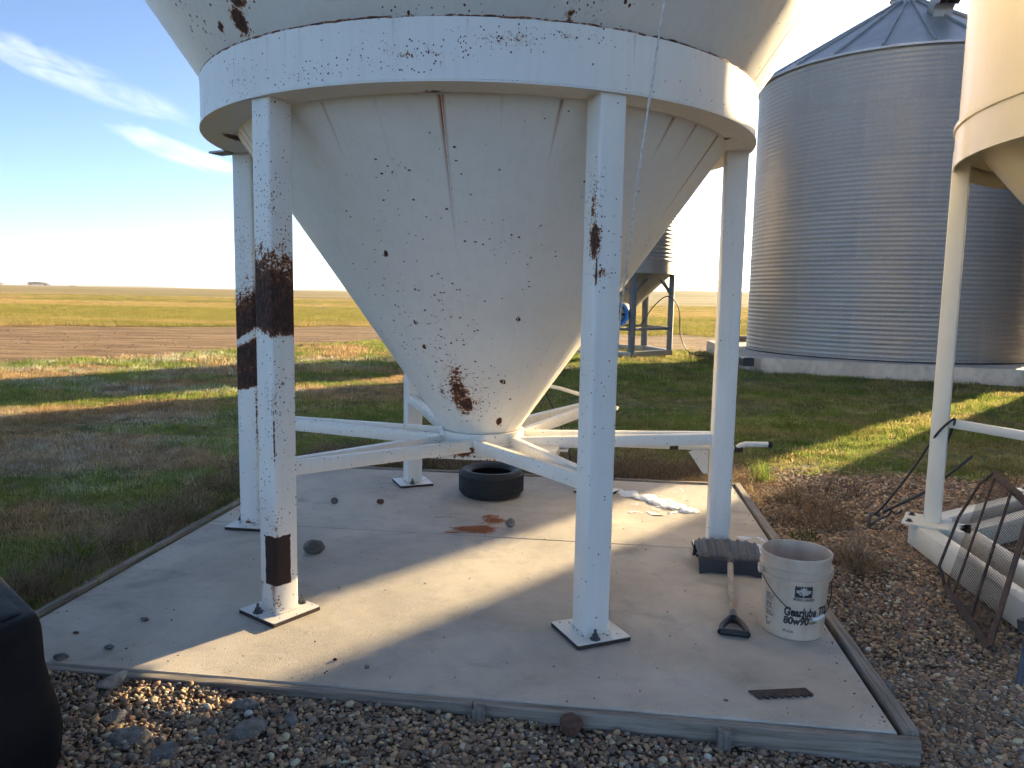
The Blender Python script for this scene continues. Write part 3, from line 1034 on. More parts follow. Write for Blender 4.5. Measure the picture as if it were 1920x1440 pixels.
# ================================================================== CREAM HOPPER BIN ON THE RIGHT
CREAM = (4.22, 3.915)
CR, CZ = 1.80, 2.29
M['cream'] = painted('cream_bin_paint', (0.80, 0.68, 0.46), speck=-0.2, rough=0.26, dirt=0.05)
M['creamleg'] = painted('cream_leg_paint', (0.80, 0.765, 0.65), speck=-0.05, rough=0.36, dirt=0.06)
cb = thing('cream_hopper_bin', 'cream painted hopper bin on a skid frame beside the gravel at right', 'grain bin', (CREAM[0], CREAM[1], 0), R_(147.5))
mb = MB()
mb.lathe([(CR - .008, CZ), (CR, CZ + .001), (CR, CZ + .205), (CR + .012, CZ + .21), (CR + .012, CZ + .235), (CR - .012, CZ + .24)], 96)
mb.build('skirt', M['cream'], cb, 30)
mb = MB()
mb.lathe([(CR - .012, CZ + .235), (CR - .012, 6.4)], 96)
mb.build('drum', M['cream'], cb, 30)
mb = MB()
mb.lathe([(CR + .05, 6.38), (CR + .05, 6.42), (.3, 7.2), (.3, 7.3), (.001, 7.33)], 96)
mb.build('roof', M['cream'], cb, 30)
mb = MB()
mb.lathe([(CR - .02, CZ + .10), (1.66, CZ + .09), (1.645, CZ + .07), (.22, .62)], 96)
mb.build('cone', M['cream'], cb, 30)
mb = MB()
mb.lathe([(.27, .62), (.27, .5), (.2, .5), (.2, .62)], 40)
mb.build('collar', M['cream'], cb, 30)
LR8 = 1.755
base_z = -.085
C8A = [R_(q) for q in (0, 53, 97, 142, 187, 232, 272, 308, 360)]
def c8(k, r=LR8): return Vector((r * math.cos(C8A[k]), r * math.sin(C8A[k]), 0))
for k in range(8):
    a = C8A[k]
    p_ = c8(k)
    mb = MB()
    pr = rrect(.098, .098, .009, 2)
    mb.loft([[(p_.x + x * math.cos(a) - y * math.sin(a), p_.y + x * math.sin(a) + y * math.cos(a), z) for x, y in pr] for z in (.084, 1.2, CZ + .12)])
    lg = mb.build('leg', M['creamleg'], cb, 40)
    mb = MB()
    q = c8(k, LR8 + .03)
    mb.loft([[(q.x + x * math.cos(a) - y * math.sin(a), q.y + x * math.sin(a) + y * math.cos(a), z) for x, y in rrect(.27, .30)] for z in (.0725, .0835)])
    fp = mb.build('foot_plate', M['creamleg'], lg)
    for dy in (-.09, .09):
        mb = MB()
        mb_c = (q.x + .095 * math.cos(a) - dy * math.sin(a), q.y + .095 * math.sin(a) + dy * math.cos(a), .0835)
        hexbolt(mb, mb_c, .014, .016)
        mb.build('bolt', M['cable'], lg)
    # skid: outer and inner beam to the next corner
    for rr2, nm in ((LR8 + .085, 'skid_beam'), (LR8 - .19, 'skid_beam')):
        mb = MB()
        mb.bar(c8(k, rr2) + Vector((0, 0, -.005)), c8(k + 1, rr2) + Vector((0, 0, -.005)), .10, .15, .006)
        mb.build(nm, M['creamleg'], cb, 40)
    mb = MB()
    mb.bar(c8(k, LR8 - .05) + Vector((0, 0, .735)), c8(k, .25) + Vector((0, 0, .60)), .05, .055, .005)
    mb.build('brace', M['creamleg'], cb, 40)
    mb = MB()
    mb.bar(c8(k, LR8 + .11) + Vector((0, 0, .02)), c8(k, LR8 - .22) + Vector((0, 0, .02)), .22, .10)
    mb.build('corner_plate', M['creamleg'], cb)

# ================================================================== FAR GALVANISED HOPPER BIN
FB = (2.75, 22.3)
fb = thing('small_hopper_bin', 'small corrugated galvanised hopper bin on dark grey legs behind the white cone', 'grain bin', (FB[0], FB[1], 0), R_(-76))
FR = 1.85
sh0 = None
for r in range(3):
    for k in range(4):
        ang = k * PI / 2 + (PI / 4 if r % 2 else 0)
        if sh0 is None:
            sh0 = corr_sheet(FR, 1.12, PI / 2 + .01, 11, .0075, 30).build('wall_sheet', M['galv'], fb, 60, loc=(0, 0, 2.50), rotz=ang)
        else:
            again(sh0, 'wall_sheet', fb, rotz=ang, loc=(0, 0, 2.50 + r * 1.118))
mb = MB()
mb.lathe([(FR + .05, 5.84), (FR + .05, 5.88), (.3, 6.8), (.001, 6.85)], 48)
mb.build('roof', M['galv_roof'], fb, 30)
mb = MB()
mb.lathe([(FR - .03, 2.12), (FR + .012, 2.121), (FR + .012, 2.47), (FR + .03, 2.475), (FR + .03, 2.50), (FR - .02, 2.505)], 64)
mb.build('skirt', M['galv'], fb, 30)
mb = MB()
mb.lathe([(FR - .06, 2.18), (.25, .70), (.25, .6)], 64)
mb.build('cone', M['galv'], fb, 30)
for k in range(6):
    a = k * PI / 3
    q0, q1 = Vector((1.76 * math.cos(a), 1.76 * math.sin(a), 0)), Vector((1.76 * math.cos(a + PI / 3), 1.76 * math.sin(a + PI / 3), 0))
    Z = lambda z: Vector((0, 0, z))
    mb = MB()
    mb.bar(q0 + Z(.02), q0 + Z(2.14), .15, .15, .01, up=q0)
    mb.build('leg', M['grey_bin'], fb, 40)
    mb = MB()
    mb.bar(q0 * 1.01 + Z(-.05), q1 * 1.01 + Z(-.05), .16, .14)
    mb.build('skid_beam', M['galv'], fb)
    mb = MB()
    mb.bar(q0 + Z(1.55), q0.lerp(q1, .42) + Z(2.1), .05, .05)
    mb.bar(q1 + Z(1.55), q1.lerp(q0, .42) + Z(2.1), .05, .05)
    mb.build('knee_brace', M['grey_bin'], fb)
    mb = MB()
    mb.bar(q0 + Z(.62), q1 + Z(.62), .06, .07)
    mb.build('tie_bar', M['grey_bin'], fb)
# aeration fan on its shelf
M['blue'] = plain('blue_paint', (0.02, 0.16, 0.42), 0.4)
fan = thing('aeration_fan', 'blue and white round aeration fan on a shelf under the small bin', 'fan', (2.80, 20.75, 1.02), R_(-20))
mb = MB()
rows = lambda prof, n=32: [[(r * math.cos(2 * PI * k / n), y, r * math.sin(2 * PI * k / n)) for k in range(n)] for r, y in prof]
mb.quadgrid(rows([(.22, .05), (.30, -.02), (.30, -.12), (.34, -.14), (.34, -.20), (.28, -.20), (.25, -.10), (.20, -.02)]), True)
mb.build('inlet_ring', M['blue'], fan, 40)
mb = MB()
mb.quadgrid(rows([(.30, .0), (.33, .05), (.33, .45), (.2, .5), (.001, .5)]), True)
mb.build('housing', M['white_paint'], fan, 40)
mb = MB()
mb.quadgrid(rows([(.001, -.1), (.09, -.09), (.09, .05)]), True)
mb.build('hub', M['cable'], fan, 40)
for k in range(6):
    a = k * PI / 3
    mb = MB()
    mb.bar((.08 * math.cos(a), -.05, .08 * math.sin(a)), (.25 * math.cos(a), -.03, .25 * math.sin(a)), .08, .008, up=(math.sin(a), .7, -math.cos(a)))
    mb.build('blade', M['cable'], fan)
mb = MB()
mb.bar((-.35, .15, -.38), (.55, .15, -.38), .6, .03)
mb.build('shelf', M['grey_bin'], fan)
mb = MB()
def bez(pts, n=14):
    P = [Vector(q) for q in pts]
    out = []
    for i in range(len(P) - 1):
        p0, p1, p2, p3 = P[max(i - 1, 0)], P[i], P[i + 1], P[min(i + 2, len(P) - 1)]
        for k in range(n):
            u = k / n
            out.append(0.5 * ((2 * p1) + (p2 - p0) * u + (2 * p0 - 5 * p1 + 4 * p2 - p3) * u * u + (3 * p1 - p0 - 3 * p2 + p3) * u ** 3))
    out.append(P[-1])
    return out
mb.tube(bez([(3.05, 20.7, .66), (3.45, 20.9, .75), (3.85, 21.2, 1.25), (4.25, 21.35, 1.52), (4.55, 21.3, 1.2), (4.62, 21.2, .45), (4.85, 21.0, .0), (5.4, 20.6, -.07), (6.5, 20.0, -.14)]), .016, 6)
tag(mb.build('power_cable', M['cable'], None, 60), 'black power cable looping over the leg of the small bin to the ground', 'cable')

# ================================================================== THINGS ON THE PAD
# --- pail
PAIL = (1.299, 3.366)
m, t, b = mat_new('pail_plastic')
p = t.n('ShaderNodeTexCoord').outputs['Object']
zz = t.xyz(p)[2]
c = t.mix(t.mr(t.noise(t.vm('MULTIPLY', p, (12, 12, 3)), 1.0, 5, 0.65), 0.38, 0.72), (0.68, 0.53, 0.39), (0.55, 0.41, 0.29))
c = t.mix(t.mr(t.noise(p, 70, 4, 0.7), 0.62, 0.72, 0, .5), c, (0.30, 0.23, 0.17))
t.set(b.inputs['Base Color'], c)
b.inputs['Roughness'].default_value = 0.45
b.inputs['Subsurface Weight'].default_value = 0.0
M['pail'] = m
M['ink'] = plain('black_ink', (0.035, 0.033, 0.034), 0.6, 0, .5, 60)
M['wire'] = plain('bail_wire', (0.05, 0.045, 0.042), 0.5, 0.5)
M['mud'] = plain('muddy_water', (0.34, 0.25, 0.18), 0.25)
face = math.atan2(0 - PAIL[1], 0 - PAIL[0])           # angle that faces the camera side of the yard
pail = thing('pail', 'dirty white twenty litre plastic pail of muddy water on the pad', 'pail', (PAIL[0], PAIL[1], 0.0015))
def prad(z): return .1335 + (.1465 - .1335) * z / .37
mb = MB()
prof = [(.001, .004), (.125, .004), (.1300, .0), (.1335, .004), (prad(.10), .10), (prad(.262), .262), (.1555, .264), (.1560, .276), (prad(.28), .278), (prad(.298), .300), (.1560, .302), (.1565, .312), (prad(.315) + .001, .314), (.1490, .355), (.1545, .356), (.1550, .368), (.1530, .371), (.1475, .370), (.1455, .30), (.131, .008), (.001, .008)]
mb.lathe(prof, 72)
mb.build('shell', M['pail'], pail, 35)
mb = MB()
mb.lathe([(.001, .275), (.1440, .275)], 48)
mb.build('liquid', M['mud'], pail)
ears = (face - R_(74), face + R_(106))
for e_ in ears:
    mb = MB()
    d = Vector((math.cos(e_), math.sin(e_), 0))
    s_ = Vector((-math.sin(e_), math.cos(e_), 0))
    mb.bar(d * .148 + Vector((0, 0, .282)), d * .162 + Vector((0, 0, .282)), .045, .038, .008)
    mb.build('ear', M['pail'], pail)
mb = MB()
bp_ = []
for k in range(25):
    u = k / 24
    a = ears[0] + (ears[1] - ears[0]) * u                     # swings down the front
    hang = math.sin(PI * u ** 1.35)
    z = .282 - .172 * hang ** 0.9
    bp_.append(Vector(((prad(z) + .012 + .006 * hang) * math.cos(a), (prad(z) + .012 + .006 * hang) * math.sin(a), z)))
mb.tube(bp_, .0021, 6)
bail = mb.build('bail_handle', M['wire'], pail, 60)
mb = MB()
k0 = min(range(25), key=lambda k: abs(k - 15))
mb.tube(bp_[14:18], .0075, 10)
mb.build('hand_grip', M['white_paint'], bail, 60)


def text_mesh(body, size, bold=0.0, shear=0.0):
    cu = bpy.data.curves.new('lettering', 'FONT')
    cu.body = body
    cu.size = size
    cu.shear = shear
    cu.offset = bold
    cu.align_x = 'LEFT'
    cu.resolution_u = 3
    o = bpy.data.objects.new('lettering', cu)
    COL.objects.link(o)
    dg = bpy.context.evaluated_depsgraph_get()
    me_ = bpy.data.meshes.new_from_object(o.evaluated_get(dg))
    vs_ = [tuple(v.co) for v in me_.vertices]
    fs_ = [tuple(q.vertices) for q in me_.polygons]
    bpy.data.objects.remove(o)
    bpy.data.curves.remove(cu)
    bpy.data.meshes.remove(me_)
    return vs_, fs_


def wrap(vs_, fs_, name, a0, z0, mat=None, lift=.0007, sx=1.0, parent=None):
    """lay flat artwork (metres) on the pail's wall; x runs round the wall to the right"""
    mb = MB()
    for x, y, _ in vs_:
        z = z0 + y
        a = a0 + x * sx / .14
        r = prad(z) + lift
        mb.v.append((r * math.cos(a), r * math.sin(a), z))
    mb.f = list(fs_)
    return mb.build(name, mat or M['ink'], parent or pail)


FA = face + R_(2)
def off(px): return FA + px / .14
wrap(*text_mesh('PETRO-CANADA', .0165, .0007), 'lettering', off(-.006), .186, sx=.74)
wrap(*text_mesh('Gearlube TDL', .054, .0022, .12), 'lettering', off(-.044), .114, sx=.72)
wrap(*text_mesh('80w90', .047, .0022, .12), 'lettering', off(-.044), .076, sx=.86)
wrap(*text_mesh('imp/gallon', .016, .0004), 'lettering', off(.062), .080, sx=.7)
wrap(*text_mesh('20 litres', .0165, .0003, .15), 'lettering', off(-.046), .036, sx=.85)
# maple leaf on a dark square: the square is cut round the leaf
leaf = [(0, 1), (.13, .74), (.29, .82), (.22, .42), (.40, .60), (.46, .48), (.70, .53), (.62, .30), (.72, .22), (.36, -.06), (.40, -.20), (.05, -.15), (.05, -.45), (-.05, -.45), (-.05, -.15), (-.40, -.20), (-.36, -.06), (-.72, .22), (-.62, .30), (-.70, .53), (-.46, .48), (-.40, .60), (-.22, .42), (-.29, .82), (-.13, .74)]
S_ = .036
sqv, sqf = [], []
nn_ = 12
for i in range(nn_ + 1):
    for j in range(nn_ + 1):
        sqv.append(((-1.05 + 2.1 * j / nn_) * S_, (-.62 + 1.46 * i / nn_) * S_, 0))
for i in range(nn_):
    for j in range(nn_):
        sqf.append((i * (nn_ + 1) + j, i * (nn_ + 1) + j + 1, (i + 1) * (nn_ + 1) + j + 1, (i + 1) * (nn_ + 1) + j))
logo_a = off(.036)
emb = wrap(sqv, sqf, 'emblem', logo_a, .223)
M['pail_print'] = plain('bare_pail_plastic', (0.55, 0.47, 0.39), 0.45)
lv = [(x * S_ * 1.30, (y * .92 - .12) * S_ * .95, 0) for x, y in leaf]
# fan of triangles round a centre keeps the leaf on the curved wall
lv2 = [(0, .12 * S_, 0)] + lv
wrap(lv, [tuple(range(25))], 'maple_leaf', logo_a, .223, M['pail_print'], .0013, parent=pail)
# small print panel on the left side
rr_ = random.Random(3)
sv_, sf_ = [], []
def rect(x0, x1, y0, y1):
    b0 = len(sv_)
    sv_.extend([(x0, y0, 0), (x1, y0, 0), (x1, y1, 0), (x0, y1, 0)])
    sf_.append((b0, b0 + 1, b0 + 2, b0 + 3))
for i in range(17):
    y = .118 - i * .0062
    x = .0
    if i in (6, 12):
        continue
    while x < .042 - rr_.random() * .01:
        wl = rr_.uniform(.003, .008)
        rect(x, min(x + wl, .044), y, y + (.0030 if i not in (0, 7) else .0042))
        x += wl + .0013
for (x0, x1, y0, y1) in ((-.005, .049, .128, .1292), (-.005, .049, .008, .0092), (-.005, -.0038, .0092, .128), (.0478, .049, .0092, .128)):
    rect(x0, x1, y0, y1)
for i in range(4):
    rect(.0, .035 - i * .004, -.012 - i * .006, -.0095 - i * .006)
rect(.0, .010, -.006, .004)
wrap(sv_, sf_, 'small_print', off(-.138), .070)

# --- snow shovel
shv = thing('snow_shovel', 'snow shovel with ribbed black scoop and wooden shaft lying beside the pail', 'shovel', (0, 0, 0))
B0 = Vector((1.205, 4.045, 0))
bd = Vector((0.16, 0.985, 0)).normalized()      # from handle towards scoop
bs = Vector((bd.y, -bd.x, 0))
mb = MB()
NXb = 60
rows_t, rows_b = [], []
prof = [(-.014, .016), (-.012, .040), (-.006, .066), (.006, .086), (.030, .102), (.07, .118), (.12, .131), (.17, .139), (.21, .142), (.235, .138), (.25, .11), (.27, .05), (.285, .004)]
for v_, z_ in prof:
    rt, rb_ = [], []
    for j in range(NXb + 1):
        u = -1 + 2 * j / NXb
        rib = (.009 if (j % 8) in (0, 1, 2) else 0) * (1 if .01 < v_ < .24 else 0)
        edgec = -.020 * abs(u) ** 6
        sag = .010 * (1 - u * u)
        q = B0 + bs * (u * (.165 + .02 * v_ / .38)) + bd * (v_ + edgec * .5 + sag * .4)
        rt.append((q.x, q.y, max(.003, z_ * .86 + rib + edgec)))
        rb_.append((q.x, q.y, max(.0015, z_ * .86 - .005 + edgec)))
    rows_t.append(rt)
    rows_b.append(rb_)
m, t, b = mat_new('scoop_plastic')
p = t.n('ShaderNodeTexCoord').outputs['Object']
nz_ = t.noise(p, 40, 5, .65)
wr_ = t.mr(t.add(t.xyz(p)[2], t.mul(t.sub(nz_, .5), .05)),   .074, .098)      # worn grey lip
t.set(b.inputs['Base Color'], t.mix(wr_, (0.030, 0.030, 0.034), t.mix(nz_, (0.075, 0.075, 0.075), (0.20, 0.195, 0.185))))
b.inputs['Roughness'].default_value = 0.6
M['scoop'] = m
mb.quadgrid(rows_t)
mb.quadgrid(rows_b[::-1])
sc_ = mb.build('scoop', M['scoop'], shv, 40)
hs = B0 + bd * .012 + Vector((0, 0, .068))
he = Vector((1.045, 3.42, .030))
hpath = [hs.lerp(he, k / 12) + Vector((0, 0, -.010 * math.sin(PI * k / 12))) for k in range(13)]
mb = MB()
mb.tube(hpath, [.0155 + .0015 * math.sin(PI * k / 12) for k in range(13)], 12)
mb.build('shaft', M['ash'], shv, 60)
mb = MB()
mb.tube([hs + bd * .05 + Vector((0, 0, .01)), hs - bd * .035 + Vector((0, 0, -.004))], [.030, .019], 12)
mb.build('socket', M['scoop'], sc_, 50)
gd = (he - hs)
gd.z = 0
gd.normalize()
gs = Vector((-gd.y, gd.x, 0))
mb = MB()
mb.tube([he + gd * -.05, he + gd * .03], [.0175, .022], 12)
gpts = [he + gd * .02 + gs * .012, he + gd * .055 + gs * .034, he + gd * .10 + gs * .052, he + gd * .155 + gs * .058]
gpts2 = [he + gd * .02 - gs * .012, he + gd * .055 - gs * .034, he + gd * .10 - gs * .052, he + gd * .155 - gs * .058]
for g_ in (gpts, gpts2):
    mb.tube([Vector((q.x, q.y, .028 - .004 * i)) for i, q in enumerate(g_)], [.017, .015, .013, .014], 10)
ga, gb_ = gpts[-1], gpts2[-1]
mb.tube([Vector((ga.x, ga.y, .019)), Vector((gb_.x, gb_.y, .019))], .0155, 12)
mb.build('d_grip', M['black_plastic'], shv, 60)

# --- tyre lying flat
tyre = thing('tyre', 'black car tyre lying flat on the pad below the hopper', 'tyre', (-0.142, 5.645, 0.002), 0.4)
TR, TH = .238, .178
tyre.scale = (1, 1, 1.14)
mb = MB()
prof = [(.150, .030), (.155, .022), (.185, .006), (.212, .004), (.226, .016), (.236, .034), (TR, .055), (TR, .123), (.236, .144), (.226, .162), (.212, .174), (.185, .172), (.155, .156), (.150, .148), (.158, .140), (.196, .15), (.216, .120), (.216, .058), (.196, .028), (.158, .038), (.150, .030)]
mb.lathe(prof, 72)
tb = mb.build('carcass', M['black_rubber'], tyre, 35)
mb = MB()
for k in range(56):
    a = 2 * PI * k / 56
    for (z0, z1, da) in ((.036, .064, .02), (.068, .088, -.02), (.091, .111, .02), (.115, .143, -.02)):
        q = []
        for zz_ in (z0, z1):
            for aa in (a + (da if zz_ == z1 else 0), a + .085 + (da if zz_ == z1 else 0)):
                q.append((aa, zz_))
        b0 = len(mb.v)
        for rr2 in (TR - .004, TR + .0055):
            for aa, zz_ in (q[0], q[1], q[3], q[2]):
                mb.v.append((rr2 * math.cos(aa), rr2 * math.sin(aa), zz_))
        mb.f += [(b0 + 4, b0 + 5, b0 + 6, b0 + 7)] + [(b0 + i, b0 + (i + 1) % 4, b0 + 4 + (i + 1) % 4, b0 + 4 + i) for i in range(4)]
tag(mb.build('tread', M['black_rubber'], tyre), kind='stuff')

# --- rusty serrated cutting edge
ce = [(-.118, .028), (-.104, -.006)]
n_t = 7
for i in range(n_t):
    x = -.104 + .208 * i / n_t
    ce += [(x + .003, -.028), (x + .017, -.028), (x + .0195, -.018), (x + .0265, -.018)]
ce += [(.106, -.028), (.120, -.020), (.112, .028)]
mb = MB()
mb.prism(ce, 0, .007)
ceo = thing('cutting_edge', 'flat rusty steel cutting blade with notched edge near the pad corner', 'blade', (1.045, 2.772, .002), R_(7))
mb.build('blade_plate', M['iron'], ceo)
for x_ in (-.075, .082):  # dark chips on the plate stand in for the shade inside its holes
    mb = MB()
    mb.loft([[(x_ + a_, .012 + b2, z) for a_, b2 in rrect(.012, .010)] for z in (.0073, .0079)])
    mb.build('hole_shade', M['cable'], ceo)


# --- stones
def rock(name, loc, size, mat, label, seed, cat='stone', group=None, sharp=0.35, rotz=0.0, sub=3, rough=False):
    import bmesh
    bm = bmesh.new()
    bmesh.ops.create_icosphere(bm, subdivisions=sub, radius=1.0)
    r = random.Random(seed)
    planes = [(Vector((r.gauss(0, 1), r.gauss(0, 1), r.gauss(0, 1))).normalized(), r.uniform(.62, .92)) for _ in range(11)]
    offs = [Vector((r.uniform(-9, 9), r.uniform(-9, 9), 0)) for _ in range(2)]
    for v in bm.verts:
        d = v.co.normalized()
        for n, k in planes:
            h = v.co.dot(n)
            if h > k:
                v.co -= n * (h - k) * (1 - sharp * .2)
        nz = math.sin(d.x * 7 + offs[0].x) * math.sin(d.y * 6 + offs[0].y) * math.sin(d.z * 8 + offs[1].x)
        v.co *= 1 + .05 * nz + r.uniform(-.012, .012) * (3.0 if rough else 1.0)
    zmin = min(v.co.z for v in bm.verts)
    for v in bm.verts:
        v.co = Vector((v.co.x * size[0] / 2, v.co.y * size[1] / 2, (v.co.z - zmin * .88) * size[2] / 2))
    me_ = bpy.data.meshes.new(name)
    bm.to_mesh(me_)
    bm.free()
    for q in me_.polygons:
        q.use_smooth = True
    me_.set_sharp_from_angle(angle=R_(38))
    o = link(name, me_, mat, None, loc, rotz)
    return tag(o, label, cat, group)


rock('stone', (-1.115, 4.27, 0.001), (.128, .085, .085), M['stone_rock'], 'fist-sized brown stone on the pad right of the front left leg', 1, rotz=.4)
rock('stone', (-1.240, 5.31, 0.001), (.054, .048, .052), M['stone_rock'], 'small tan stone on the pad in front of the back leg', 2)
rock('stone', (-0.915, 5.32, 0.001), (.060, .05, .042), M['stone_red'], 'small flat dark brown stone between the back leg and the tyre', 3)
rock('stone', (0.003, 4.83, 0.001), (.068, .06, .072), M['stone_grey'], 'small pale grey stone beside the spilled orange grain', 4)
for i, (x_, y_, sz, mt, lb) in enumerate([(-1.637, 3.324, .040, 'stone_rock', 'little brown pebble on the pad left of the front left leg'), (-1.654, 3.045, .042, 'stone_grey', 'little grey pebble near the left end of the front board'), (-1.868, 3.18, .026, 'stone_red', 'tiny dark pebble nearest the left edge of the pad'), (-.70, 2.98, .022, 'stone_red', 'tiny red chip by the front board in the sunlit strip'), (-.56, 2.92, .024, 'stone_grey', 'tiny grey chip by the front board right of the sunlit strip'), (.82, 2.72, .020, 'stone_rock', 'tiny dark chip near the rusty cutting blade')]):
    rock('pebble', (x_, y_, .0005), (sz, sz * .75, sz * .55), M[mt], lb, 20 + i, 'pebble', sub=2)
rock('stone', (0.238, 2.59, float(gz(.238, 2.59)) - .006), (.105, .085, .085), M['stone_red'], 'reddish brown stone in the gravel in front of the pad', 5, rotz=.3)
rock('stone', (-1.50, 2.77, float(gz(-1.50, 2.77)) + .002), (.075, .16, .05), M['stone_white'], 'long pale flat stone in the gravel at lower left', 6, rotz=-.35)
for i, (x_, y_, a_, b2, lb) in enumerate([(-1.27, 2.44, .17, .13, 'rough grey stone lump in the gravel nearest the black bumper'), (-.89, 2.50, .19, .13, 'broad flat grey stone in the lower left gravel'), (-1.11, 2.36, .16, .12, 'grey stone lump at the bottom edge of the gravel'), (-.95, 2.66, .15, .09, 'half-buried grey stone above the broad flat one'), (-1.37, 2.55, .12, .09, 'small grey stone lump behind the rough one'), (-.76, 2.58, .11, .08, 'small grey stone right of the broad flat one')]):
    rock('stone', (x_, y_, float(gz(x_, y_)) - .030), (a_ * .85, b2 * .85, .07), M['stone_rough'], lb, 40 + i, 'stone', rotz=i, sub=4, rough=True)
rock('stone', (-1.80, 2.955, float(gz(-1.80, 2.955)) - .005), (.06, .05, .05), M['stone_grey'], 'grey stone next to the leftmost stake of the front board', 60)

# --- heaped loose patches: ice and spilled grain
def patch(name, pts, h, mat, label, cat, seed, step=.012):
    """low uneven heap whose outline is the union of soft blobs"""
    xs = [q[0] for q in pts]
    ys = [q[1] for q in pts]
    mr_ = max(q[2] for q in pts)
    gx = np.arange(min(xs) - mr_, max(xs) + mr_, step)
    gy = np.arange(min(ys) - mr_, max(ys) + mr_, step)
    X, Y = np.meshgrid(gx, gy)
    F = np.zeros_like(X)
    for (x_, y_, r_) in pts:
        F = np.maximum(F, 1 - np.hypot(X - x_, Y - y_) / r_)
    F = F + (fbm(X, Y, 14, seed) - .5) * .9
    Hh = np.clip(F * 1.6, 0, 1) ** .6 * h * (.5 + fbm(X, Y, 60, seed + 3))
    keep = F > .12
    vid = -np.ones(X.shape, int)
    mb = MB()
    for i in range(X.shape[0] - 1):
        for j in range(X.shape[1] - 1):
            if keep[i, j] and keep[i + 1, j] and keep[i, j + 1] and keep[i + 1, j + 1]:
                q = []
                for (a_, b2) in ((i, j), (i, j + 1), (i + 1, j + 1), (i + 1, j)):
                    if vid[a_, b2] < 0:
                        vid[a_, b2] = len(mb.v)
                        edge = min(1, max(0, (F[a_, b2] - .12) * 4))
                        mb.v.append((X[a_, b2], Y[a_, b2], .0012 + Hh[a_, b2] * edge))
                    q.append(vid[a_, b2])
                mb.f.append(tuple(q))
    return tag(mb.build(name, mat, None, 60), label, cat, kind='stuff')


patch('ice_patch', [(.82, 5.80, .08), (.92, 5.74, .10), (1.02, 5.62, .11), (1.10, 5.50, .12), (1.18, 5.38, .12), (1.25, 5.28, .10)], .014, M['ice'], 'patch of white granular ice on the pad left of the right leg', 'ice', 4)
patch('ice_patch', [(1.36, 4.50, .12), (1.45, 4.50, .12), (1.52, 4.47, .10), (1.30, 4.62, .06)], .012, M['ice'], 'patch of white granular ice between the right leg and the pail', 'ice', 9)
# grain: single kernels heaped in one spill
kern = []
rg = np.random.default_rng(4)
mb = MB()
def kernel(mb, x, y, z, a, L=.0085, Rr=.0034):
    c_, s_ = math.cos(a), math.sin(a)
    b0 = len(mb.v)
    for (u, v, wv_) in ((-1, 0, 0), (-.4, .9, .0), (-.4, -.9, 0), (-.4, 0, .9), (.4, .9, 0), (.4, -.9, 0), (.4, 0, .9), (1, 0, 0)):
        mb.v.append((x + L / 2 * u * c_ - Rr * v * s_, y + L / 2 * u * s_ + Rr * v * c_, z + Rr * (wv_ + .3)))
    mb.f += [(b0 + i for i in ()) and () or q for q in [(b0, b0 + 1, b0 + 3), (b0, b0 + 3, b0 + 2), (b0 + 1, b0 + 4, b0 + 6, b0 + 3), (b0 + 3, b0 + 6, b0 + 5, b0 + 2), (b0 + 4, b0 + 7, b0 + 6), (b0 + 6, b0 + 7, b0 + 5)]]
blobs = [(-.23, 4.76, .12, .075, 1100), (-.17, 4.77, .07, .075, 600), (-.36, 4.69, .06, .012, 90), (-.10, 4.95, .08, .07, 420), (-.13, 5.03, .07, .05, 160), (-.17, 4.82, .13, .10, 60), (-.42, 5.02, .08, .008, 30)]
for (x_, y_, sx, sy, n_) in blobs:
    qx, qy = rg.normal(0, .42, n_), rg.normal(0, .42, n_)
    for i in range(n_):
        rr2 = math.hypot(qx[i], qy[i])
        hz = max(0, 1 - rr2) * .022 * (1 if n_ > 100 else .15)
        kernel(mb, x_ + qx[i] * sx, y_ + qy[i] * sy, .0008 + hz * rg.random(), rg.random() * 6.3)
M['grain'] = plain('treated_grain', (0.46, 0.155, 0.055), 0.6, 0, .4, 150)
tag(mb.build('spilled_grain', M['grain'], None), 'small spill of orange grain kernels on the pad in front of the tyre', 'grain', kind='stuff')

# ================================================================== RIGHT SIDE: wire screen, anchor, post
ws = thing('wire_screen', 'rusty framed wire mesh screen leaning on the skid of the cream bin', 'screen', (0, 0, 0))
A0, A1 = Vector((2.367, 4.021, -.030)), Vector((2.195, 3.346, -.062))       # foot rail
T0 = Vector((2.98, 4.72, .440))
up_ = T0 - A0
T1 = A1 + up_
nrm = (A1 - A0).cross(up_).normalized()
if nrm.z < 0: nrm = -nrm
kn = A0 + Vector((-.005, .06, .09))
mb = MB()
mb.bar(A0, A1, .03, .012, up=nrm)
mb.build('foot_rail', M['iron'], ws)
mb = MB()
mb.tube([A0, kn, kn.lerp(T0, .45) + nrm * .03, kn.lerp(T0, .85) + nrm * .01, T0 + Vector((.06, .02, .0))], .0085, 8)
mb.build('side_rod', M['iron'], ws, 50)
mb = MB()
mb.bar(A1, T1, .03, .010, up=nrm)
mb.build('side_rail', M['iron'], ws)
mb = MB()
mb.bar(T0 + Vector((.05, .02, 0)), T1, .045, .006, up=nrm)
mb.build('top_rail', M['iron'], ws)
for f in (.20, .60):
    mb = MB()
    mb.tube([A0.lerp(A1, f), A0.lerp(A1, f) + up_ * 1.0 + nrm * .004], .007, 8)
    mb.build('cross_rod', M['iron'], ws, 50)
mb = MB()
nu, nv = 46, 62
for i in range(nu + 1):
    q = A0.lerp(A1, i / nu) - nrm * .006
    mb.tube([q, q + up_], .0012, 4, False)
for i in range(nv + 1):
    q = A0 + up_ * (i / nv) - nrm * .006
    mb.tube([q, q + (A1 - A0)], .0012, 4, False)
tag(mb.build('wire_mesh', M['iron'], ws), kind='stuff')

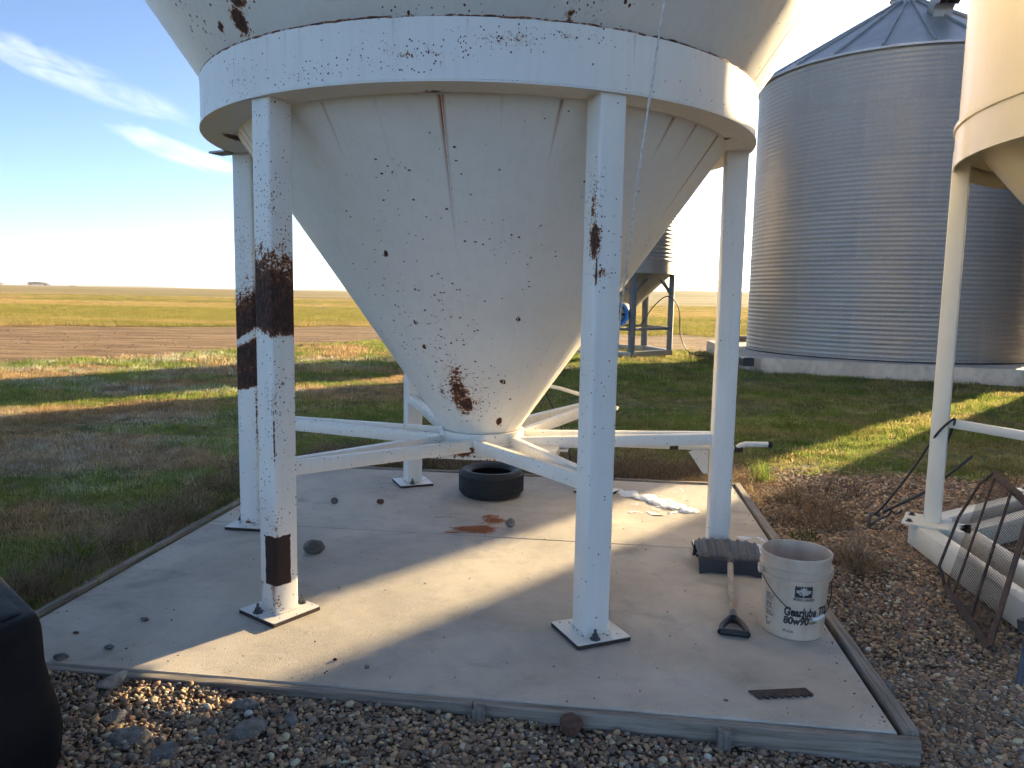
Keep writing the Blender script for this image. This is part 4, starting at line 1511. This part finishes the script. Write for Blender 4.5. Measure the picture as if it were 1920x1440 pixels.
ga_ = thing('ground_anchor', 'bent iron ground anchor in the gravel beside the cream bin', 'anchor', (2.535, 5.28, -.10))
mb = MB()
mb.tube([(0, 0, -.12), (.0, 0, .06), (.008, .004, .095), (.03, .01, .108), (.075, .0, .095)], .011, 8)
mb.build('hook', M['dark_steel'], ga_, 60)
mb = MB()
mb.tube([(.002, .0, .02), (.06, -.01, .07), (.12, -.02, .10), (.14, -.02, .135)], .009, 8)
mb.build('loop', M['dark_steel'], ga_, 60)
mb = MB()
mb.tube(bez([(2.57, 5.28, .0), (2.60, 5.18, .12), (2.655, 4.98, .40), (2.70, 4.82, .66), (2.745, 4.735, .77), (2.79, 4.79, .74), (2.80, 4.86, .62), (2.78, 4.86, .50)]), .0075, 7)
tag(mb.build('steel_cable', M['cable'], None, 60), 'thin dark cable running from the ground anchor up round the cream leg', 'cable')
mb = MB()
mb.tube(bez([(2.62, 5.27, .02), (2.70, 5.22, .09), (2.82, 5.10, .22), (2.95, 5.0, .40), (3.02, 4.95, .50)]), .009, 7)
mb.tube(bez([(2.66, 5.25, .05), (2.70, 5.24, .02), (2.72, 5.20, .06)]), .006, 6)
tag(mb.build('steel_cable', M['cable'], None, 60), 'lower twisted dark cable leading from the anchor behind the cream leg', 'cable')

M['bluegrey'] = plain('blue_grey_paint', (0.11, 0.125, 0.15), 0.5)
ps = thing('steel_stand', 'blue-grey steel stand with a bolted clamp at the right edge', 'stand', (2.17, 3.09, float(gz(2.17, 3.09))))
mb = MB()
mb.tube([(-.005, 0, -.01), (.012, 0, .16), (.02, .0, .30)], .015, 10)
mb.build('stand_leg', M['bluegrey'], ps, 60)
mb = MB()
mb.bar((-.01, .0, .255), (.10, .02, .275), .06, .05, .004)
mb.build('clamp', M['dark_steel'], ps)
mb = MB()
hexbolt(mb, (.0, -.01, .28), .013, .03)
mb.build('bolt', M['cable'], ps)
mb = MB()
mb.tube([(.02, .0, .30), (.20, .05, .31)], .015, 10)
mb.build('cross_tube', M['bluegrey'], ps, 60)

# small things by the silo's base
mb = MB()
mb.bar((5.62, 18.25, .0), (5.62, 18.6, .0), .26, .20, .02)
tag(mb.build('vent_box', M['black_plastic'], None), 'small black box against the corner of the silo base', 'box')
mb = MB()
mb.bar((7.3, 25.4, .1), (8.6, 25.8, .1), .35, .35, .02)
tag(mb.build('timber_block', M['board'], None), 'brown timber block on the ground behind the silo base', 'timber')

# ================================================================== BLACK BUMPER AT LEFT
bmp = thing('black_bumper', 'dark black plastic bumper corner of a vehicle at the left edge', 'bumper', (-1.209, 1.904, .193), R_(0))
# plan outline (metres, local): corner at right, one side runs towards the camera, the other back to the left
def outline(ins):
    pts = [(-.40, -1.0), (-.28, -.78), (-.045, -.13), (-.012, -.03), (-.004, .012), (-.03, .045), (-.385, .387), (-1.0, 1.0), (-1.6, .4), (-1.3, -.9)]
    cxy = Vector((-.75, -.05))
    out = []
    for x, y in pts:
        v = Vector((x, y))
        v = v - (v - cxy).normalized() * ins
        out.append((v.x, v.y))
    return out
mb = MB()
prof = [(.10, -.19), (.03, -.10), (.0, -.02), (-.030, .06), (-.040, .14), (-.034, .20), (-.014, .27), (-.002, .33), (.0, .40), (.002, .425), (.007, .441), (.016, .450), (.030, .4535), (.09, .456)]
mb.loft([[(x, y, z) for x, y in outline(ins)] for ins, z in prof])
m, t, b = mat_new('bumper_plastic')
p = t.n('ShaderNodeTexCoord').outputs['Object']
dz_ = t.noise(p, 6, 5, 0.65)
t.set(b.inputs['Base Color'], t.mix(t.mr(dz_, 0.45, 0.75), (0.004, 0.004, 0.006), (0.020, 0.020, 0.022)))
t.set(b.inputs['Roughness'], t.mr(dz_, .3, .7, .55, .8))
b.inputs['Specular IOR Level'].default_value = 0.22
t.set(b.inputs['Normal'], t.bump(t.noise(p, 160, 3, .6), .15, .004))
M['bumper'] = m
bo = mb.build('bumper_shell', M['bumper'], bmp, 60)
mb = MB()
mb.loft([[(x, y, z) for x, y in outline(i_)] for i_, z in ((.05, .4562), (.06, .4600), (.09, .4602))])
mb.build('top_pad', M['bumper'], bmp, 60)

# ================================================================== SCATTERED GRAVEL, GRASS, STUBBLE, FAR TREES
def scatter(name, P, rot, scl, tint, pick, srcs, label, cat):
    n = len(P)
    me = bpy.data.meshes.new(name)
    me.vertices.add(n)
    me.vertices.foreach_set('co', np.asarray(P, np.float32).ravel())
    for nm, typ, arr, key in (('rot', 'FLOAT_VECTOR', rot, 'vector'), ('scl', 'FLOAT_VECTOR', scl, 'vector'), ('tint', 'FLOAT_COLOR', tint, 'color')):
        at = me.attributes.new(nm, typ, 'POINT')
        at.data.foreach_set(key, np.asarray(arr, np.float32).ravel())
    at = me.attributes.new('pick', 'INT', 'POINT')
    at.data.foreach_set('value', np.asarray(pick, np.int32))
    ob = bpy.data.objects.new(name, me)
    COL.objects.link(ob)
    col = bpy.data.collections.new(name + '_pieces')
    for i, s_ in enumerate(srcs):
        so = bpy.data.objects.new('%s_piece_%d' % (name, i), s_)
        col.objects.link(so)
    ng = bpy.data.node_groups.new(name + '_scatter', 'GeometryNodeTree')
    ng.interface.new_socket('Geometry', in_out='INPUT', socket_type='NodeSocketGeometry')
    ng.interface.new_socket('Geometry', in_out='OUTPUT', socket_type='NodeSocketGeometry')
    N = ng.nodes
    gi, go = N.new('NodeGroupInput'), N.new('NodeGroupOutput')
    ip = N.new('GeometryNodeInstanceOnPoints')
    ci = N.new('GeometryNodeCollectionInfo')
    ci.inputs['Collection'].default_value = col
    ci.inputs['Separate Children'].default_value = True
    ci.inputs['Reset Children'].default_value = True
    ip.inputs['Pick Instance'].default_value = True
    def na(nm, typ):
        q = N.new('GeometryNodeInputNamedAttribute')
        q.data_type = typ
        q.inputs[0].default_value = nm
        return q.outputs[0]
    L = ng.links
    L.new(gi.outputs[0], ip.inputs['Points'])
    L.new(ci.outputs[0], ip.inputs['Instance'])
    L.new(na('pick', 'INT'), ip.inputs['Instance Index'])
    e2r = N.new('FunctionNodeEulerToRotation')
    L.new(na('rot', 'FLOAT_VECTOR'), e2r.inputs[0])
    L.new(e2r.outputs[0], ip.inputs['Rotation'])
    L.new(na('scl', 'FLOAT_VECTOR'), ip.inputs['Scale'])
    L.new(ip.outputs[0], go.inputs[0])
    md = ob.modifiers.new('scatter', 'NODES')
    md.node_group = ng
    return tag(ob, label, cat, kind='stuff')


def in_pad(x, y, mrg=0.0):
    lx, ly = to_pad(x, y)
    return (lx > X0 - .065 - mrg) & (lx < X1 + .075 + mrg) & (ly > Y0 - .047 - mrg) & (ly < Y1 + .05 + mrg)


def in_view(x, y, m=1.5):
    return (np.abs(x) < .70 * y + m)


def in_base(x, y):
    ok = np.zeros(np.shape(x), bool)
    ok |= np.hypot(x - SILO[0], y - SILO[1]) < SR + .6
    ok |= (((x - 5.75) * .389 + (y - 18.5) * .921) > -.05) & (((x - 5.75) * .995 - (y - 18.5) * .098) > -.05) & (y < 25.6) & (x < 14.9)
    return ok


# --- pebbles
def pebble_mesh(i):
    import bmesh
    r = random.Random(100 + i)
    bm = bmesh.new()
    bmesh.ops.create_icosphere(bm, subdivisions=2, radius=1.0)
    pl = [(Vector((r.gauss(0, 1), r.gauss(0, 1), r.gauss(0, 1))).normalized(), r.uniform(.65, .9)) for _ in range(7)]
    sx, sy, sz = r.uniform(.8, 1.25), r.uniform(.65, 1.0), r.uniform(.42, .68)
    for v in bm.verts:
        for n, k in pl:
            h = v.co.dot(n)
            if h > k: v.co -= n * (h - k)
        v.co = Vector((v.co.x * sx, v.co.y * sy, v.co.z * sz))
    me = bpy.data.meshes.new('pebble_shape')
    bm.to_mesh(me)
    bm.free()
    for q in me.polygons: q.use_smooth = True
    me.materials.append(M['pebble'])
    return me


def gravel_points(n, x0, x1, y0, y1):
    x, y = rng.uniform(x0, x1, n), rng.uniform(y0, y1, n)
    g = zones(x, y)[0]
    k = (rng.random(n) < g ** .7) & ~in_pad(x, y, .004) & in_view(x, y, 1.6)
    return x[k], y[k]


xs, ys, ss = [], [], []
for (n, b_, lo, hi) in ((30000, (-2.6, 2.3, 2.2, 3.2), .0048, .0108), (2400, (-2.6, 2.3, 2.2, 3.2), .010, .017), (52000, (1.3, 4.4, 2.3, 5.2), .0048, .0105), (4000, (1.3, 4.4, 2.3, 5.2), .009, .016), (32000, (1.6, 6.6, 5.0, 7.6), .008, .016), (16000, (-2.9, 3.4, .8, 2.25), .008, .015), (14000, (2.2, 5.2, 1.6, 5.0), .008, .015)):
    x, y = gravel_points(n, *b_)
    xs.append(x); ys.append(y); ss.append(rng.uniform(lo, hi, len(x)) * (0.8 + .4 * rng.random(len(x))))
x, y, s_ = np.concatenate(xs), np.concatenate(ys), np.concatenate(ss)
soil = fbm(x, y, 2.6, 21)
keep = soil < (.62 + .25 * rng.random(len(x)))
x, y, s_ = x[keep], y[keep], s_[keep]
n = len(x)
z = gz(x, y) + s_ * rng.uniform(-.1, .75, n) + .006 * (fbm(x, y, 7, 4) - .5)
pal = np.array([(.13, .098, .070), (.24, .175, .12), (.16, .145, .13), (.35, .28, .20), (.15, .092, .058), (.28, .20, .12), (.45, .39, .31), (.10, .092, .088), (.21, .13, .085)])
pr = np.array([.22, .18, .12, .08, .16, .11, .025, .08, .045])
ti = pal[rng.choice(len(pal), n, p=pr / pr.sum())] * rng.uniform(.7, 1.25, (n, 1))
ti = np.minimum(ti * np.array([1.85, 1.66, 1.42]), .62)
ti = np.concatenate([ti, np.ones((n, 1))], 1)
rot = np.stack([rng.normal(0, .35, n), rng.normal(0, .35, n), rng.uniform(0, 6.28, n)], 1)
scl = np.stack([s_ * 1.15, s_ * 1.15, s_ * 1.15], 1)
scatter('gravel', np.stack([x, y, z], 1), rot, scl, ti, rng.integers(0, 7, n), [pebble_mesh(i) for i in range(7)], 'loose rounded brown and grey gravel around the concrete pad', 'gravel')


# --- grit blown onto the pad
n = 900
lx = rng.uniform(X0 + .02, X1 - .02, n)
ly = Y0 + .02 + (Y1 - Y0 - .04) * rng.random(n) ** 1.5
e_ = rng.random(n) < .35
lx = np.where(e_, np.where(rng.random(n) < .5, X0 + .02 + .10 * rng.random(n) ** 2, X1 - .02 - .10 * rng.random(n) ** 2), lx)
x = PADC[0] + lx * math.cos(PHI) - ly * math.sin(PHI)
y = PADC[1] + lx * math.sin(PHI) + ly * math.cos(PHI)
s_ = .0014 + .0038 * rng.random(n) ** 5
ti = pal[rng.choice(len(pal), n, p=pr / pr.sum())] * .8
rot = np.stack([np.zeros(n), np.zeros(n), rng.uniform(0, 6.28, n)], 1)
scatter('grit', np.stack([x, y, s_ * .4], 1), rot, np.stack([s_, s_, s_], 1), np.concatenate([ti, np.ones((n, 1))], 1), rng.integers(0, 7, n), [pebble_mesh(i + 40) for i in range(7)], 'fine dark grit strewn over the concrete pad', 'grit')


# --- grass
def tuft_mesh(seed, nb, rad, h0, h1, wd, lean, mat, curl=.5):
    r = random.Random(seed)
    mb = MB()
    for i in range(nb):
        a = r.uniform(0, 2 * PI)
        rr2 = rad * math.sqrt(r.random())
        bx, by = rr2 * math.cos(a), rr2 * math.sin(a)
        la = r.uniform(0, 2 * PI)
        h = r.uniform(h0, h1)
        l = abs(r.gauss(0, lean)) * h
        w_ = wd * r.uniform(.7, 1.3)
        fa = r.uniform(0, PI)
        fx, fy = math.cos(fa) * w_ / 2, math.sin(fa) * w_ / 2
        mx_, my_ = math.cos(la) * l, math.sin(la) * l
        b0 = len(mb.v)
        k = 1 / math.sqrt(1 + (l / h) ** 2)
        mb.v += [(bx - fx, by - fy, -.01), (bx + fx, by + fy, -.01),
                 (bx + mx_ * (1 - curl) * .6 - fx * .8, by + my_ * (1 - curl) * .6 - fy * .8, h * .55 * k), (bx + mx_ * (1 - curl) * .6 + fx * .8, by + my_ * (1 - curl) * .6 + fy * .8, h * .55 * k),
                 (bx + mx_ * 1.1, by + my_ * 1.1, h * k)]
        mb.f += [(b0, b0 + 1, b0 + 3, b0 + 2), (b0 + 2, b0 + 3, b0 + 4)]
    me = bpy.data.meshes.new('tuft_shape')
    me.from_pydata(mb.v, [], mb.f)
    me.materials.append(mat)
    return me


def lawn_points(n, x0, x1, y0, y1, thr=.35):
    x, y = rng.uniform(x0, x1, n), rng.uniform(y0, y1, n)
    gr, lw, di = zones(x, y)
    k = (rng.random(n) < lw) & (lw > thr) & ~in_pad(x, y, .03) & in_view(x, y, 3.5) & ~in_base(x, y)
    return x[k], y[k]


def grass_tint(x, y):
    n = len(x)
    u = fbm(x, y * 1.5, .75, 31)
    v = fbm(x, y * 1.6, 1.3, 37)
    fr = fbm(x, y * 2.2, .5, 43)
    green = np.array([.100, .155, .034])
    green2 = np.array([.165, .195, .046])
    straw = np.array([.34, .25, .13])
    brown = np.array([.20, .125, .075])
    frost = np.array([.40, .43, .36])
    c = green * (1 - v[:, None]) + green2 * v[:, None]
    f1 = (sstep(u, .46, .57) * (.40 + .60 * sstep(-x, 0, 2)))[:, None] * .85
    mixb = rng.random((n, 1))
    c = c * (1 - f1) + (straw * mixb + brown * (1 - mixb)) * f1
    f2 = (rng.random(n) < .16)[:, None] * .7
    c = c * (1 - f2) + straw * f2
    left = sstep(-x, 1.6, 4.0) * sstep(y, 3.6, 5) * (1 - sstep(y, 18, 24))
    f3 = (sstep(fr, .50, .64) * left * (rng.random(n) < .5))[:, None] * .5
    c = c * (1 - f3) + frost * f3
    return np.concatenate([np.minimum(c * np.array([1.75, 1.6, 1.6]) * rng.uniform(.5, 1.5, (n, 1)), .7), np.ones((n, 1))], 1)


xs, ys, ss = [], [], []
for n, b_, sc0 in ((11500, (-7.0, -1.9, 2.4, 7.5), .62), (8500, (-8.5, 6.5, 6.4, 10), .72), (10500, (-11, 11, 9, 15), .95), (10000, (-17, 12, 14, 27), 1.35)):
    x, y = lawn_points(n, *b_)
    xs.append(x); ys.append(y); ss.append(np.full(len(x), sc0))
x, y, s_ = np.concatenate(xs), np.concatenate(ys), np.concatenate(ss)
n = len(x)
dead = sstep(fbm(x, y, .9, 51), .55, .68)
s_ = s_ * rng.uniform(.7, 1.25, n) * (1 - .35 * dead)
P_ = np.stack([x, y, gz(x, y)], 1)
rot = np.stack([rng.normal(0, .12, n), rng.normal(0, .12, n), rng.uniform(0, 6.28, n)], 1)
scl = np.stack([s_ * 1.1, s_ * 1.1, s_ * rng.uniform(.6, 1.1, n) * .95], 1)
srcs = [tuft_mesh(200 + i, 46, .16, .03, .085, .0062, .9, M['grass']) for i in range(5)]
scatter('lawn_grass', P_, rot, scl, grass_tint(x, y), rng.integers(0, 5, n), srcs, 'short frosty green and brown mown grass around the yard', 'grass')

# --- dead grass along the pad's edges
xs, ys = [], []
def edge_pts(n, lx0, lx1, ly0, ly1, sd):
    lx, ly = rng.uniform(lx0, lx1, n), rng.uniform(ly0, ly1, n)
    xs.append(PADC[0] + lx * math.cos(PHI) - ly * math.sin(PHI))
    ys.append(PADC[1] + lx * math.sin(PHI) + ly * math.cos(PHI))
edge_pts(230, -2.25, -1.87, -1.6, 1.7, 0)
edge_pts(750, -1.9, 1.9, 1.80, 2.5, 0)
edge_pts(420, .2, 1.95, 1.80, 2.7, 0)
edge_pts(60, 1.93, 2.5, .9, 2.2, 0)
edge_pts(16, 2.12, 2.35, .05, .35, 0)
x, y = np.concatenate(xs), np.concatenate(ys)
n = len(x)
s_ = rng.uniform(.5, 1.1, n)
P_ = np.stack([x, y, gz(x, y)], 1)
rot = np.stack([rng.normal(0, .3, n), rng.normal(0, .3, n), rng.uniform(0, 6.28, n)], 1)
cc = np.array([(.34, .24, .14), (.24, .16, .10), (.42, .33, .22), (.16, .11, .07)])[rng.integers(0, 4, n)] * rng.uniform(.7, 1.2, (n, 1))
srcs = [tuft_mesh(300 + i, 38, .09, .06, .21, .0040, 1.6, M['straw'], .3) for i in range(4)]
scatter('dead_grass', P_, rot, np.stack([s_, s_, s_ * .8], 1), np.concatenate([cc, np.ones((n, 1))], 1), rng.integers(0, 4, n), srcs, 'dry straw coloured dead grass lying along the edges of the pad', 'dead grass')


def tuft_thing(name, label, loc, parts, seed):
    root = thing(name, label, 'grass tuft', loc)
    for (nm, nb, rad, h0, h1, wd, lean, colr) in parts:
        seed += 1
        m_, t_, b_ = mat_new(nm + '_blade')
        t_.t.nodes.remove(b_)
        pz_ = t_.n('ShaderNodeTexCoord').outputs['Object']
        c_ = t_.mix(t_.mr(t_.noise(pz_, 30, 2, .5), .35, .65), tuple(k * .7 for k in colr), tuple(k * 1.3 for k in colr))
        d_ = t_.n('ShaderNodeBsdfDiffuse', {'Color': c_})
        r_ = t_.n('ShaderNodeBsdfTranslucent', {'Color': c_})
        x_ = t_.n('ShaderNodeMixShader', {0: .45, 1: d_.outputs[0], 2: r_.outputs[0]})
        t_.set(t_.t.nodes['Material Output'].inputs[0], x_.outputs[0])
        me = tuft_mesh(seed, nb, rad, h0, h1, wd, lean, m_, .35)
        link(nm, me, None, root)
    return root


G = lambda x, y: (x, y, float(gz(x, y)))
tuft_thing('grass_tuft', 'bright green grass tuft beside the back right pad corner', G(2.20, 6.62), [('blades', 110, .09, .12, .24, .006, .45, (.20, .30, .05)), ('dry_stems', 50, .15, .06, .2, .004, 1.0, (.25, .17, .08))], 500)
tuft_thing('grass_tuft', 'flattened dry grass tuft behind the pail', G(2.14, 4.62), [('dry_stems', 150, .05, .14, .32, .0035, 1.6, (.30, .25, .18))], 520)
tuft_thing('grass_tuft', 'low green grass tuft in the gravel above the pail', G(1.98, 5.02), [('blades', 90, .09, .04, .10, .006, .9, (.10, .13, .025))], 530)
tuft_thing('weed_clump', 'leafy green weed left of the pad by the left board', G(-2.33, 4.02), [('blades', 16, .04, .10, .22, .018, .7, (.13, .17, .035)), ('dry_stems', 26, .12, .12, .30, .003, .5, (.24, .19, .12))], 540)
tuft_thing('weed_clump', 'thin dry weed stems in the gravel near the ground anchor', G(2.74, 6.15), [('dry_stems', 60, .16, .10, .26, .004, .45, (.16, .10, .06))], 550)
tuft_thing('weed_clump', 'broad dead weed clump behind the pad right of the front right leg', G(1.20, 6.62), [('dry_stems', 160, .22, .10, .32, .004, 1.2, (.24, .17, .10))], 560)
tuft_thing('weed_clump', 'dark dry weed clump on the ground right of the small bin', G(5.2, 20.3), [('dry_stems', 150, .7, .2, .6, .012, .8, (.14, .10, .05))], 570)

# --- stubble and soil clods on the field
n = 26000
y = 30 + 110 * rng.random(n) ** 1.6
x = rng.uniform(-1, 1, n) * (.70 * y + 3)
gr, lw, di = zones(x, y)
k = (lw < .3) & (di < .5)
x, y = x[k], y[k]
n = len(x)
v = fbm(x * .6, y * 3, .05, 61)
gv = sstep(v, .46, .56)[:, None]
nb_ = (sstep(y, 32, 38) * (1 - sstep(y, 58, 75)))[:, None]
gv = np.clip(gv + .45 * nb_, 0, 1) * (.4 + .6 * rng.random((n, 1)))
cc = np.array([.47, .335, .145]) * (1 - gv) + np.array([.23, .24, .05]) * gv
cc = cc * rng.uniform(.75, 1.25, (n, 1))
s_ = rng.uniform(.8, 1.3, n)
rot = np.stack([np.zeros(n), np.zeros(n), rng.uniform(0, 6.28, n)], 1)
srcs = [tuft_mesh(400 + i, 40, .55, .05, .17, .014, .4, M['straw'], .6) for i in range(4)]
scatter('field_stubble', np.stack([x, y, gz(x, y)], 1), rot, np.stack([s_, s_, s_], 1), np.concatenate([cc, np.ones((n, 1))], 1), rng.integers(0, 4, n), srcs, 'golden and green stubble standing on the far field', 'stubble')
n = 5000
y = 14 + 24 * rng.random(n)
x = rng.uniform(-1, 1, n) * (.70 * y + 3)
k = zones(x, y)[2] > .5
x, y = x[k], y[k]
n = len(x)
s_ = rng.uniform(.012, .035, n) * (rng.random(n) ** 1.5 + .4)
cc = np.array([.30, .195, .12]) * rng.uniform(.6, 1.4, (n, 1))
rot = np.stack([rng.normal(0, .4, n), rng.normal(0, .4, n), rng.uniform(0, 6.28, n)], 1)
scatter('soil_clods', np.stack([x, y, gz(x, y)], 1), rot, np.stack([s_, s_, s_], 1), np.concatenate([cc, np.ones((n, 1))], 1), rng.integers(0, 7, n), [pebble_mesh(i + 20) for i in range(7)], 'dry clods of bare brown soil beyond the lawn', 'soil')


# --- far trees on the skyline
def far_tree(label, x, y, h, wd, seed):
    z0 = float(gz(x, y))
    root = thing('bare_tree', label, 'tree', (x, y, z0), group='trees on the skyline')
    r = random.Random(seed)
    mb = MB()
    mb.tube([(0, 0, -.2), (.1, 0, h * .35), (.2, .1, h * .6)], [h * .03, h * .022, h * .01], 6)
    for i in range(5):
        a = r.uniform(0, 6.28)
        mb.tube([(.1, 0, h * (.25 + .06 * i)), (math.cos(a) * wd * .3, math.sin(a) * wd * .3, h * (.55 + .07 * i))], [h * .013, h * .005], 5)
    mb.build('trunk', M['twig'], root)
    mb = MB()
    for i in range(190):
        u = Vector((r.gauss(0, 1), r.gauss(0, 1), r.gauss(0, 1))).normalized() * r.random() ** .4
        c = Vector((u.x * wd / 2 * (1 + .3 * math.sin(3 * u.y)), u.y * wd / 2, h * .62 + u.z * h * .36))
        d = Vector((r.gauss(0, 1), r.gauss(0, 1), r.gauss(.6, .7))).normalized() * wd * .09
        e = d.orthogonal().normalized() * wd * .022
        b0 = len(mb.v)
        mb.v += [tuple(c - d - e), tuple(c - d + e), tuple(c + d)]
        mb.f.append((b0, b0 + 1, b0 + 2))
    mb.build('crown', M['twig'], root)


M['twig'] = plain('bare_twigs', (0.30, 0.20, 0.145), 0.9)
for i, (a_, d_, h_, w_, lb) in enumerate([(-.6235, 620, 4.2, 6.5, 'leftmost bare tree of the skyline clump'), (-.617, 622, 4.6, 6.0, 'second bare tree from the left in the skyline clump'), (-.611, 618, 4.4, 6.5, 'third bare tree from the left in the skyline clump'), (-.604, 624, 3.6, 6.0, 'rightmost bare tree of the skyline clump'), (-.664, 640, 3.2, 6.0, 'lone small bare tree at the left end of the skyline'), (-.57, 640, 1.6, 4.5, 'low lone bush on the skyline right of the tree clump')]):
    far_tree(lb, a_ * d_, d_, h_, w_, 700 + i)

# ------------------------------------------------------------------ thin haze over the fields
hx0, hx1, hy0, hy1 = gxs[0] - 40, gxs[-1] + 40, gys[0] - 40, gys[-1] + 40
hz0, hz1 = float(gzv.min()) - 1.0, max(float(gzv.max()) + 4.0, 14.0)
mb = MB()
mb.box(((hx0 + hx1) / 2, (hy0 + hy1) / 2, (hz0 + hz1) / 2), (hx1 - hx0, hy1 - hy0, hz1 - hz0))
m, t, b = mat_new('haze_air')
t.t.nodes.remove(b)
pv_ = t.n('ShaderNodeVolumePrincipled', {'Color': (0.82, 0.89, 1.0), 'Density': 0.00012, 'Anisotropy': 0.2})
t.set(t.t.nodes['Material Output'].inputs['Volume'], pv_.outputs[0])
tag(mb.build('haze', m, None), 'thin pale haze in the air over the fields', 'haze', kind='stuff')
